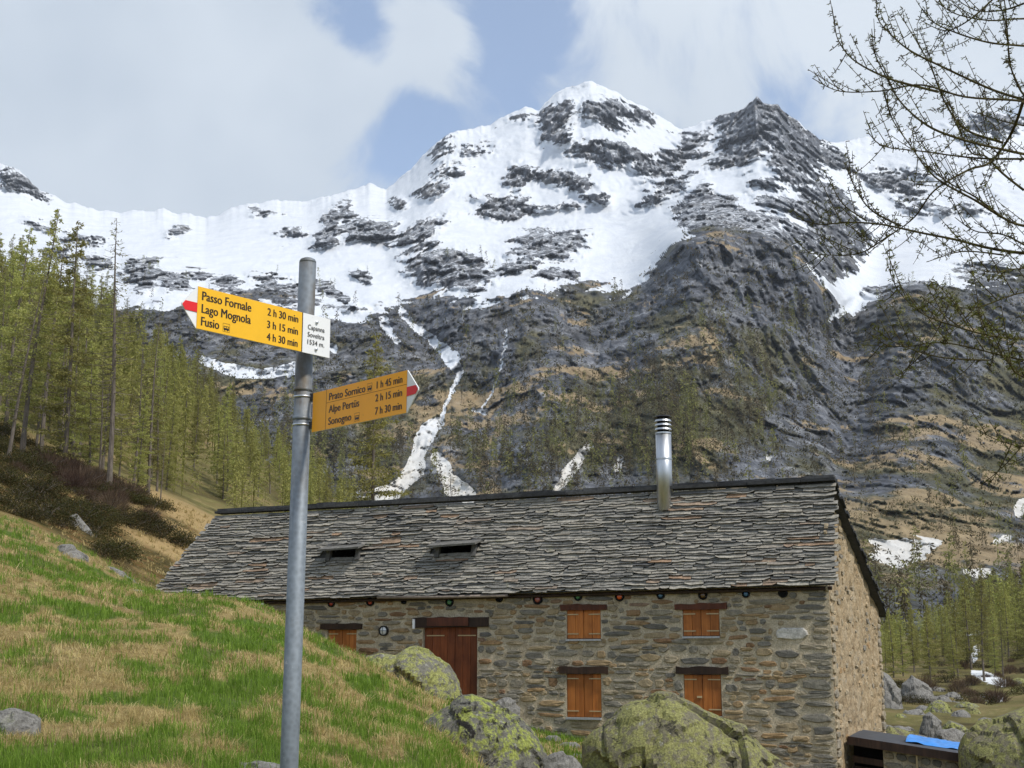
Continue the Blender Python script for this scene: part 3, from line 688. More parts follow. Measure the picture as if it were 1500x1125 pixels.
def wall_rows(h0, h1, rnd):
    z = h0; rows = []
    while z < h1 - .08:
        h = rnd.choice((.09, .11, .13, .15, .18, .22, .29)) * rnd.uniform(.85, 1.15)
        rows.append((z, min(z + h, h1))); z += h
    return rows

def make_front_wall():
    rnd = random.Random(3); mb = MB()
    # mortar face with openings: grid of cells
    top = lambda s: eave_z(s) + .12
    ss = sorted({-.0, HL} | {v for o in OPEN.values() for v in o[:2]}); zs = sorted({BOT} | {v for o in OPEN.values() for v in o[2:]})
    for i in range(len(ss) - 1):
        for j in range(len(zs)):
            s0, s1 = ss[i], ss[i + 1]; z0 = zs[j]; z1 = zs[j + 1] if j + 1 < len(zs) else None
            sm = (s0 + s1) / 2; zm = (z0 + z1) / 2 if z1 is not None else z0 + .3
            if any(o[0] < sm < o[1] and o[2] < zm < o[3] for o in OPEN.values()): continue
            vs = [hp(s0, 0, z0), hp(s1, 0, z0), hp(s1, 0, z1 if z1 is not None else top(s1)), hp(s0, 0, z1 if z1 is not None else top(s0))]
            mb.raw(vs, [(0, 3, 2, 1)])
    for o in OPEN.values():                       # reveals
        s0, s1, z0, z1 = o
        for a, b in (((s0, z0), (s1, z0)), ((s1, z0), (s1, z1)), ((s1, z1), (s0, z1)), ((s0, z1), (s0, z0))):
            mb.raw([hp(a[0], 0, a[1]), hp(b[0], 0, b[1]), hp(b[0], .3, b[1]), hp(a[0], .3, a[1])], [(0, 1, 2, 3)])
    # left end wall and back wall (closing the body)
    mb.raw([hp(HL, 0, BOT), hp(HL, GD, BOT), hp(HL, GD, REAR_Z), hp(HL, RW, ridge_z(HL) - .2), hp(HL, 0, eave_z(HL))], [(0, 4, 3, 2, 1)])
    mb.raw([hp(0, GD, BOT), hp(HL, GD, BOT), hp(HL, GD, REAR_Z + .15), hp(0, GD, REAR_Z + .15)], [(0, 1, 2, 3)])
    wall = hb(mb, 'front_wall', M['mortar']); tag(wall, 'front wall of grey and ochre rubble stone')
    # rubble
    rects = [(*o[:2], *o[2:]) for o in OPEN.values()] + [px_rect(*l) for l in LINT.values()]
    for px, py, m_, r_ in NICHE:
        s, z = on_plane(px, py); q = r_ / 55; rects.append((s - q, s + q, z - q, z + q))
    ls, lz = on_plane(563, 924); rects.append((ls - .16, ls + .16, lz - .16, lz + .16))
    ws, wz = on_plane(1160, 928); rects.append((ws - .5, ws + .5, wz - .2, wz + .2))
    stones = []
    zmax = lambda s: eave_z(s) - .02
    for (z0, z1) in wall_rows(-2.6, max(EAVE_Z0, EAVE_Z1) + .1, rnd):
        s = rnd.uniform(-.02, .02); first = True
        while s < HL - .1:
            h = z1 - z0
            L = rnd.choice((.22, .3, .38, .5, .66, .85)) * rnd.uniform(.8, 1.25) * (.75 + h * 1.3)
            if first: L = rnd.uniform(.6, 1.0) if h > .15 else rnd.uniform(.4, .7)
            wob = .06 * math.sin(s * .9 + z0 * 3) + .05 * math.sin(s * 2.3 + z0 * 7)
            a0, a1, b0, b1 = s, s + L, z0 + wob, z1 + wob
            # clip sideways against openings; drop what would not fit
            for r in rects:
                if b1 > r[2] + .02 and b0 < r[3] - .02 and a1 > r[0] and a0 < r[1]:
                    if a0 < r[0] - .06: a1 = min(a1, r[0] - .01)
                    elif a1 > r[1] + .06: a0 = max(a0, r[1] + .01)
                    else: a0 = a1
            if a1 - a0 > .09 and b1 < zmax(s) + .02 and not (L < .3 and rnd.random() < .1):
                split = h > .2 and rnd.random() < .3 and not first
                parts = [(b0, b0 + h * .48), (b0 + h * .5, b1)] if split else [(b0, b1)]
                for c0, c1 in parts: stones.append((a0, a1, c0, c1, first))
            s += L + .005; first = False
    def stone_mb(st, mb):
        a0, a1, b0, b1, first = st
        w, h = (a1 - a0) * rnd.uniform(.88, .99), (b1 - b0) * rnd.uniform(.74, .97)
        zone = .5 + .5 * math.sin(a0 * .55 + 1.2)
        t = rnd.random() * .62 if (first or rnd.random() > .30 + .25 * zone) else rnd.uniform(.6, .95)
        mb.tone = t
        ang = rnd.uniform(-.06, .06); ex = (DF * math.cos(ang) + UP * math.sin(ang)); ez = (UP * math.cos(ang) - DF * math.sin(ang))
        poly_stone(mb, hp((a0 + a1) / 2, 0, (b0 + b1) / 2 + rnd.uniform(-.015, .015)), ex, ez, -DG, w, h, rnd.uniform(.015, .05), rnd, 9, rnd.choice((2.6, 4, 6)))
    vis = []
    for st in stones:
        p = hp((st[0] + st[1]) / 2, 0, (st[2] + st[3]) / 2); x, y = proj(*p)
        vis.append((st[1] - st[0]) * (st[3] - st[2]) * (1 if 400 < x < 1225 and 870 < y < 1125 else .001))
    order = sorted(range(len(stones)), key=lambda i: -vis[i])
    for i in order[:299]:
        m1 = MB(); stone_mb(stones[i], m1); hb(m1, 'stone', M['stone'], wall)
    m2 = MB()
    for i in order[299:]: stone_mb(stones[i], m2)
    tag(hb(m2, 'small_stones', M['stone'], wall), kind='stuff')
    m3 = MB(); m3.tone = 1.0; poly_stone(m3, hp(ws, 0, wz), DF, UP, -DG, .86, .34, .05, rnd, 11, 3)
    o = hb(m3, 'stone', M['stone'], wall); o['label'] = 'pale whitewashed block in the front wall'
    print('front stones', len(stones))

def make_gable():
    rnd = random.Random(11); n = 130; k = 90
    V = []; U = np.linspace(0, 1, k); T = np.linspace(0, 1, n)
    def topz(w):
        f = eave_z(0) + (RZ0 - .1 - eave_z(0)) * (w + .28) / (RW + .28) if w < RW else RZ0 - .1 + (REAR_Z - RZ0 + .1) * (w - RW) / (GD + .35 - RW)
        return f - .06
    P = []
    for a in T:
        for u in U:
            w = u * GD; P.append((w, BOT + (topz(w) - BOT) * a))
    P = np.array(P); w, z = P[:, 0], P[:, 1]
    d = .05 * fbm(w / .35, z / .25, 3.3, 5, 5, .62) + .05 * fbm(w / 1.6, z / 1.6, 1, 3, 6)
    d = d - .07 * sstep(.2, .5, fbm(w / .3, z / .16, 7.7, 3, 8))
    edge = np.minimum(w, GD - w); d = d * sstep(0, .15, edge)
    pts = np.array([tuple(hp(-dd, ww, zz) - HOFF) for ww, zz, dd in zip(w, z, d)])
    i = np.arange(n - 1)[:, None] * k + np.arange(k - 1)[None]
    Fc = np.stack([i, i + 1, i + k + 1, i + k], -1).reshape(-1, 4)
    g = link('gable_wall', mesh_np('gable_wall', pts, Fc, M['gable'], True), HOUSE); g['label'] = 'sunlit gable wall of rough ochre mortar and rubble'
    m2 = MB(); cand = []
    for _ in range(300):
        ww = rnd.uniform(.1, GD - .1); zz = rnd.uniform(-2.4, topz(ww) - .1); W = rnd.uniform(.2, .65); Hh = rnd.uniform(.08, .2)
        if any(abs(ww - c[0]) < (W + c[2]) * .42 and abs(zz - c[1]) < (Hh + c[3]) * .5 for c in cand): continue
        cand.append((ww, zz, W, Hh))
    for ww, zz, W, Hh in cand:
        m2.tone = rnd.random(); poly_stone(m2, hp(0, ww, zz), DG, UP, -DF, W, Hh, rnd.uniform(-.02, .03), rnd, 8, 4)
    tag(hb(m2, 'rubble', M['gable_stone'], g), kind='stuff')
    # quoins up both corners
    for wc in (.28, GD - .3):
        zq = -2.4
        while zq < topz(wc) - .3:
            hq = rnd.uniform(.18, .34); m = MB(); m.tone = rnd.uniform(.05, .5)
            W = rnd.uniform(.35, .6); wq = W / 2 + .01 if wc < 1 else GD - W / 2 - .01
            poly_stone(m, hp(0, wq, zq + hq / 2), DG, UP, -DF, W, hq * .9, .05, rnd, 10, 4); hb(m, 'quoin', M['gable_stone'], g); zq += hq

def make_roof():
    rnd = random.Random(5)
    HOLES = []
    for x0, x1, y0, y1 in ((647, 693, 795, 813), (488, 524, 801, 818)):
        q = .5
        for _ in range(20):
            sA, zA = on_plane((x0 + x1) / 2, (y0 + y1) / 2, -.28 + (RW + .28) * q); q = (zA - eave_z(sA)) / (ridge_z(sA) - eave_z(sA))
        wq = -.28 + (RW + .28) * q
        HOLES.append((on_plane(x1, y0, wq)[0], on_plane(x0, y0, wq)[0], q - .055, q + .05))
    mb = MB(); S0, S1 = -.2, HL + .05
    ss = sorted({S0, S1} | {v for h in HOLES for v in h[:2]}); qs = sorted({0.0, 1.0} | {v for h in HOLES for v in h[2:]})
    for i in range(len(ss) - 1):
        for j in range(len(qs) - 1):
            sm, qm = (ss[i] + ss[i + 1]) / 2, (qs[j] + qs[j + 1]) / 2
            if any(h[0] < sm < h[1] and h[2] < qm < h[3] for h in HOLES): continue
            mb.raw([roof_pt(ss[i], qs[j]), roof_pt(ss[i + 1], qs[j]), roof_pt(ss[i + 1], qs[j + 1]), roof_pt(ss[i], qs[j + 1])], [(0, 1, 2, 3)])
    SPLD = on_plane(214, 884, -.28)[0] - S1
    mb.raw([roof_pt(S1, 0), roof_pt(S1 + SPLD, 0), roof_pt(S1, 1)], [(0, 1, 2)])
    # rear slope deck and a fascia under the eave
    rear = lambda s, q, l=0: hp(s, RW + (GD + .35 - RW) * q, ridge_z(s) + (REAR_Z - ridge_z(s)) * q + l)
    mb.raw([rear(S0, 0, -.02), rear(S1, 0, -.02), rear(S1, 1), rear(S0, 1)], [(0, 1, 2, 3)])
    mb.raw([rear(S0, 0, -.12), rear(S1, 0, -.12), rear(S1, 1, -.1), rear(S0, 1, -.1)], [(3, 2, 1, 0)])
    roof = hb(mb, 'roof', M['slate_shade']); roof['label'] = 'steep roof of overlapping grey stone slates'
    SPL = on_plane(214, 884, -.28)[0] - S1
    NROW = 34; slabs = []
    for r in range(NROW):
        s = S0 + rnd.uniform(-.12, .06)
        SE = S1 + SPL * (1 - r / NROW)
        while s < SE:
            L = rnd.choice((.3, .42, .55, .75, 1.0)) * rnd.uniform(.8, 1.25); e = min(s + L, SE + rnd.uniform(-.05, .1))
            q0 = r / NROW * .985; q1 = q0 + 1.5 / NROW
            if e - s > .1 and not any(h[0] - .02 < e and s < h[1] + .02 and h[2] - .01 < q0 + .6 / NROW and q0 < h[3] - .004 for h in HOLES): slabs.append((s, e, q0, min(q1, 1.0)))
            s = e + rnd.uniform(.004, .02)
    SLOPE = (roof_pt(0, 1) - roof_pt(0, 0)).length; EU = (roof_pt(0, 1) - roof_pt(0, 0)).normalized(); EN = unit(-DG * (RZ0 - EAVE_Z0) + UP * (RW + .28))
    def slab_mb(sl, mb):
        s0, s1, q0, q1 = sl; rr = rnd.random
        t = rnd.uniform(.04, .075); ang = rnd.uniform(-.022, .022); dq = rnd.uniform(-.02, .03)
        mb.tone = min(1, max(0, rnd.gauss(.50, .17))) if rr() > .03 else rnd.uniform(.88, .96)
        o = roof_pt((s0 + s1) / 2, q0); L = s1 - s0; Dp = (q1 - q0) * SLOPE
        ex = (DF + EU * ang).normalized(); lift0 = .045 + rnd.uniform(-.012, .022); n = max(3, int(L / .14))
        fr = [(-L / 2 + L * i / n + (rnd.uniform(-.02, .02) if 0 < i < n else 0), dq + rnd.uniform(-.014, .014) + (.035 if i in (0, n) and rr() < .35 else 0)) for i in range(n + 1)]
        top, bot = [], []
        roll = rnd.uniform(-.035, .035)
        for x, v in fr:
            top.append(o + ex * x + EU * v + EN * (lift0 + t * rnd.uniform(.75, 1.05) + x * roll)); bot.append(o + ex * (x * .985) + EU * (v + .012) + EN * (lift0 - .005 + x * roll))
        bt = [o + ex * x + EU * Dp + EN * (.035 + x * roll * .3) for x, v in fr]; bb = [o + ex * x + EU * Dp + EN * .004 for x, v in fr]
        m = n + 1; fs = []
        for i in range(n):
            fs += [(i, i + 1, m + i + 1, m + i)[::-1], (i, i + 1, 2 * m + i + 1, 2 * m + i), (m + i, m + i + 1, 3 * m + i + 1, 3 * m + i)[::-1]]
        fs += [(0, m, 3 * m, 2 * m)[::-1], (n, m + n, 3 * m + n, 2 * m + n)]
        mb.raw(top + bot + bt + bb, fs)
    key = []
    for sl in slabs:
        p = roof_pt((sl[0] + sl[1]) / 2, sl[2]); x, y = proj(*p)
        key.append((sl[1] - sl[0]) * 100 / p.y ** 2 * (1 if x > 240 and not 415 < x < 445 else .01))
    order = sorted(range(len(slabs)), key=lambda i: -key[i])
    for i in order[:300]:
        m1 = MB(); slab_mb(slabs[i], m1); hb(m1, 'slate', M['slate'], roof)
    m2 = MB()
    for i in order[300:]: slab_mb(slabs[i], m2)
    tag(hb(m2, 'small_slates', M['slate'], roof), kind='stuff')
    # rear slates along the verge
    m3 = MB(); NR2 = 30
    EU2 = (rear(0, 1) - rear(0, 0)).normalized()
    EN2 = DF.cross(EU2).normalized(); EN2 = EN2 if EN2.z > 0 else -EN2
    for r in range(NR2):
        for k in range(3):
            m3.tone = rnd.uniform(0, .45); o = rear(S0, (r + 1) / NR2) + DF * (k * .8 + rnd.uniform(-.08, .05))
            m3.frame_box(o, DF, EU2, EN2, 0, .78, -.32, rnd.uniform(-.03, .03), .02, .02 + rnd.uniform(.06, .1))
    tag(hb(m3, 'rear_slates', M['slate_shade'], roof), kind='stuff')
    # ridge: a course of slabs standing just over the front slope, shade painted into their colour
    s = S0 - .05; 
    while s < S1 - .3:
        L = rnd.uniform(.7, 1.5); m = MB(); m.tone = rnd.random(); e = min(s + L, S1 + .02)
        zt = rnd.uniform(-.03, .03); o = hp((s + e) / 2, RW, ridge_z((s + e) / 2)); ex = (hp(e, 0, ridge_z(e)) - hp(s, 0, ridge_z(s))).normalized()
        up = UP; l = (e - s) / 2 - .006
        m.frame_box(o, ex, DG, up, -l, l, -.16 + rnd.uniform(-.04, .03), .3, .07, .15 + zt * .5)
        hb(m, 'ridge_slab', M['slate_shade'], roof); s = e
    s = S0
    while s < S1 - .3:
        L = rnd.uniform(.6, 1.3); m = MB(); m.tone = rnd.random(); e = min(s + L, S1 + .02); o = hp((s + e) / 2, RW, ridge_z((s + e) / 2)); l = (e - s) / 2 - .008
        ex = (hp(e, 0, ridge_z(e)) - hp(s, 0, ridge_z(s))).normalized()
        m.frame_box(o, ex, DG, UP, -l, l, .0 + rnd.uniform(-.03, .02), .34, .155, .23 + rnd.uniform(-.012, .02)); hb(m, 'ridge_slab', M['slate_shade'], roof); s = e
    # roof openings
    for h in HOLES:
        m = MB(); s0, s1, q0, q1 = h
        A = [roof_pt(s0, q0, .02), roof_pt(s1, q0, .02), roof_pt(s1, q1, .02), roof_pt(s0, q1, .02)]; Bk = [a + DG * .7 - UP * .1 for a in A]
        m.raw(A + Bk, [(0, 1, 5, 4), (1, 2, 6, 5), (2, 3, 7, 6), (3, 0, 4, 7), (4, 5, 6, 7)])
        hatch = hb(m, 'roof_hatch', M['black'], roof); hatch['label'] = 'dark ventilation hatch under a stone slab'
    for h in HOLES:
        s0, s1, q0, q1 = h; m = MB(); m.tone = .15
        o = roof_pt((s0 + s1) / 2, q1, .10); ey = (DG * .96 + UP * .28).normalized(); ez = DF.cross(ey); ez = ez if ez.z > 0 else -ez
        W = (s1 - s0) / 2 + .28; m.frame_box(o, (DF + UP * -.03).normalized(), ey, ez, -W, W, -.42, .3, 0, .055); hb(m, 'hatch_slab', M['slate'], roof)
        for sd in (s0 - .08, s1 + .08):
            m = MB(); m.tone = .02; o = roof_pt(sd, (q0 + q1) / 2, .02); m.frame_box(o, DF, EU, EN, -.07, .07, -.28, .26, 0, .12); hb(m, 'hatch_side', M['slate'], roof)
    # timber under the eave
    m = MB(); m.tube([hp(-.1, -.12, eave_z(-.1) - .07), hp(HL, -.12, eave_z(HL) - .07)], .05, 6); hb(m, 'eave_beam', M['beam'])
    sa, za = on_plane(744, 872, -.33); sb, zb = on_plane(553, 875, -.33)
    m = MB(); m.tube([hp(sa, -.33, za), hp((sa + sb) / 2, -.33, (za + zb) / 2 - .02), hp(sb, -.33, zb)], .045, 8); gt = hb(m, 'gutter', mat_plain('gutter_wood', (.22, .18, .15), .7, var=.3), None, True); gt['label'] = 'pale round pole gutter under the eave'
    m = MB(); m.tube([hp(sa, -.33, za), hp(sa, -.02, za - .05)], .035, 6); hb(m, 'bracket', M['beam'], gt)
    sa, za = on_plane(386, 886, -.36); sb, zb = on_plane(300, 886, -.36)
    m = MB(); m.tube([hp(sa, -.36, za), hp(sb, -.36, zb)], .05, 8); hb(m, 'gutter', M['sill'], None, True)

def make_openings():
    rnd = random.Random(9)
    for nm, (s0, s1, z0, z1) in OPEN.items():
        door = nm == 'door'; wood = M['door'] if door else M['shutter']; inset = .10 if door else (.02 if nm != 'store' else .05)
        m = MB(); m.raw([hp(s0, inset + .06, z0), hp(s1, inset + .06, z0), hp(s1, inset + .06, z1), hp(s0, inset + .06, z1)], [(0, 1, 2, 3)])
        root = hb(m, 'door' if door else 'window', M['black'])
        root['label'] = {'door': 'dark red brown plank double door', 'store': 'small plank shuttered window half buried by the meadow'}.get(nm, nm.replace('_', ' ') + ' window with closed orange brown shutters')
        np_ = 7 if door else (4 if nm != 'store' else 4); W = (s1 - s0 - .02) / np_
        for k in range(np_):
            m = MB(); a = s0 + .01 + W * k; g = .006 if k != np_ // 2 else .012
            m.frame_box(hp(0, inset, 0), DF, DG, UP, a + g, a + W - .004, rnd.uniform(0, .01), .05, z0 + (.03 if nm == 'store' else .015), z1 - .012)
            hb(m, 'plank', wood, root)
        # strap hinges
        hw = (s1 - s0) * .33; ys = [z1 - .13] if nm in ('door', 'store') else [z1 - .13, z0 + (.14 if nm.startswith('upper') else .17)]
        if door: ys = [z1 - .27]
        for y in ys:
            for a in (s0 + .02, s1 - .02 - hw):
                if door: a += .06 if a < (s0 + s1) / 2 else -.06
                m = MB(); m.frame_box(hp(0, inset, 0), DF, DG, UP, a, a + hw, -.022, -.004, y - .014, y + .014); hb(m, 'hinge_strap', M['hinge'], root)
        if nm == 'lower_right':
            m = MB(); c = s0 + (s1 - s0) * .58; y = on_plane(1025, 1021)[1]; m.frame_box(hp(0, inset, 0), DF, DG, UP, c - .06, c + .07, -.03, -.004, y - .025, y + .025); hb(m, 'latch', M['hinge'], root)
        if door:
            m = MB(); c = (s0 + s1) / 2 - .16; y = on_plane(678, 997)[1]; m.tube([hp(c, inset - .06, y), hp(c + .12, inset - .06, y)], .013, 6); m.tube([hp(c, inset, y), hp(c, inset - .06, y)], .013, 6); hb(m, 'door_handle', M['hinge'], root)
        elif nm != 'store':
            m = MB(); m.frame_box(hp(0, 0, 0), DF, DG, UP, s0 + .0, s1 - .0, -.10, .03, z0 - .055, z0 - .002); hb(m, 'sill', M['sill'], root)
        # rough beam lintel
        a0, a1, b0, b1 = px_rect(*LINT[nm]); n = 9; m = MB(); pts = []; rad = []
        mat = M['red_beam'] if nm.startswith('upper') else M['beam']
        vs = []
        for i in range(n):
            a = a0 + (a1 - a0) * i / (n - 1); j1 = rnd.uniform(-.02, .025); j0 = rnd.uniform(-.008, .012); y0 = -.07 + rnd.uniform(-.01, .01)
            vs += [hp(a, y0, b0 + j0), hp(a, y0 - .01, b1 + j1), hp(a, .1, b1 + j1 * .5), hp(a, .1, b0 + j0)]
        fs = [(4 * i + k, 4 * i + (k + 1) % 4, 4 * i + 4 + (k + 1) % 4, 4 * i + 4 + k) for i in range(n - 1) for k in range(4)] + [(3, 2, 1, 0), (4 * n - 4, 4 * n - 3, 4 * n - 2, 4 * n - 1)]
        m.raw(vs, fs); ln = hb(m, 'lintel', mat, root)
        if door:
            r0, r1, y0, y1 = px_rect(628, 688, 905, 917); m = MB(); m.frame_box(hp(0, 0, 0), DF, DG, UP, r0, r1, -.12, -.08, y0, y1 + .01); hb(m, 'red_board', M['red_beam'], root)
            r0, r1, y0, y1 = px_rect(607, 610, 907, 921); m = MB(); m.frame_box(hp(0, 0, 0), DF, DG, UP, r0, r1, -.13, -.085, y0, y1); hb(m, 'trail_marker', M['sign_white'], root)
    # coloured glass set in round holes below the eave
    for px, py, gm, r_ in NICHE:
        s, z = on_plane(px, py); rad = r_ / 54 * .95; c = hp(s, -.03, z); m = MB(); n = 12
        ring = lambda rr, w: [c + (DF * math.cos(2 * math.pi * k / n) + UP * math.sin(2 * math.pi * k / n)) * rr * rnd.uniform(.94, 1.06) - DG * w for k in range(n)]
        vs = ring(rad * 1.12, -.04) + ring(rad * 1.08, .035) + ring(rad * .8, .035) + ring(rad * .78, -.02); f = []
        for a in range(3):
            for k in range(n): j = (k + 1) % n; f.append((a * n + k, a * n + j, (a + 1) * n + j, (a + 1) * n + k))
        f.append(tuple(3 * n + k for k in range(n))); m.raw(vs, f); root = hb(m, 'glass_niche', M['black'])
        if gm == 'glass_dark': continue
        m = MB(); vs = [c - DG * .05]; f = []
        for j, (q, w) in enumerate(((.35, .045), (.6, .03), (.72, .0))): vs += [c + (DF * math.cos(2 * math.pi * k / n) + UP * math.sin(2 * math.pi * k / n)) * rad * q * .95 - DG * w for k in range(n)]
        f += [(0, 1 + k, 1 + (k + 1) % n) for k in range(n)]
        for j in range(2): f += [(1 + j * n + k, 1 + (j + 1) * n + k, 1 + (j + 1) * n + (k + 1) % n, 1 + j * n + (k + 1) % n) for k in range(n)]
        m.raw(vs, f); hb(m, 'glass', M[gm], root, True)
    # round bulkhead lamp
    s, z = on_plane(563, 924); c = hp(s, 0, z); m = MB(); n = 20; rad = .15
    P = lambda rr, w, k: c + (DF * math.cos(2 * math.pi * k / n) + UP * math.sin(2 * math.pi * k / n)) * rr - DG * w
    vs = [P(rad, -.02, k) for k in range(n)] + [P(rad, .09, k) for k in range(n)] + [P(rad * .8, .09, k) for k in range(n)] + [P(rad * .8, .05, k) for k in range(n)]
    m.raw(vs, [(a * n + k, a * n + (k + 1) % n, (a + 1) * n + (k + 1) % n, (a + 1) * n + k) for a in range(3) for k in range(n)] + [tuple(3 * n + k for k in range(n))])
    lamp = hb(m, 'wall_lamp', M['iron']); lamp['label'] = 'round bulkhead lamp with a cross grille'
    m = MB(); vs = [c - DG * .11] + [P(rad * .5, .1, k) for k in range(n)] + [P(rad * .79, .06, k) for k in range(n)]
    m.raw(vs, [(0, 1 + k, 1 + (k + 1) % n) for k in range(n)] + [(1 + k, 1 + n + k, 1 + n + (k + 1) % n, 1 + (k + 1) % n) for k in range(n)]); hb(m, 'lamp_glass', M['lamp_glass'], lamp, True)
    m = MB(); m.tube([P(rad * .8, .1, 0), c - DG * .125, P(rad * .8, .1, n // 2)], .007, 5); m.tube([P(rad * .8, .1, n // 4), c - DG * .125, P(rad * .8, .1, 3 * n // 4)], .007, 5); hb(m, 'grille', M['iron'], lamp)

def make_chimney():
    q = .9; wq = -.28 + (RW + .28) * q; s, z = on_plane(974, 735, wq); base = hp(s, wq, z - .25)
    _, zt = on_plane(971, 612, wq); rad = 11.3 / FPX * base.y * 1.02
    def disc(r0, z0, r1, z1, n=20):
        m = MB(); p = Vector((base.x, base.y, 0)); p0 = p + UP * z0; p1 = p + UP * z1; m.tube([p0, p1], [r0, r1], n); return m
    ch = hb(disc(rad, base.z, rad, zt - .45), 'chimney', M['steel'], None, True); ch['label'] = 'tall stainless steel flue pipe with louvred cap'
    for zz in (zt - .47, zt - 1.2): hb(disc(rad * 1.06, zz, rad * 1.06, zz + .04), 'joint_band', M['steel'], ch)
    hb(disc(rad * .75, zt - .45, rad * .75, zt + .05), 'flue_core', M['black'], ch)
    for k, zz in enumerate((zt - .36, zt - .24, zt - .12)):
        hb(disc(rad * 1.12, zz, rad * .98, zz + .055), 'louvre', M['steel'], ch)
    hb(disc(rad * 1.16, zt + .01, rad * .95, zt + .05), 'cap', M['iron'], ch)

make_front_wall(); make_gable(); make_roof(); make_openings(); make_chimney()

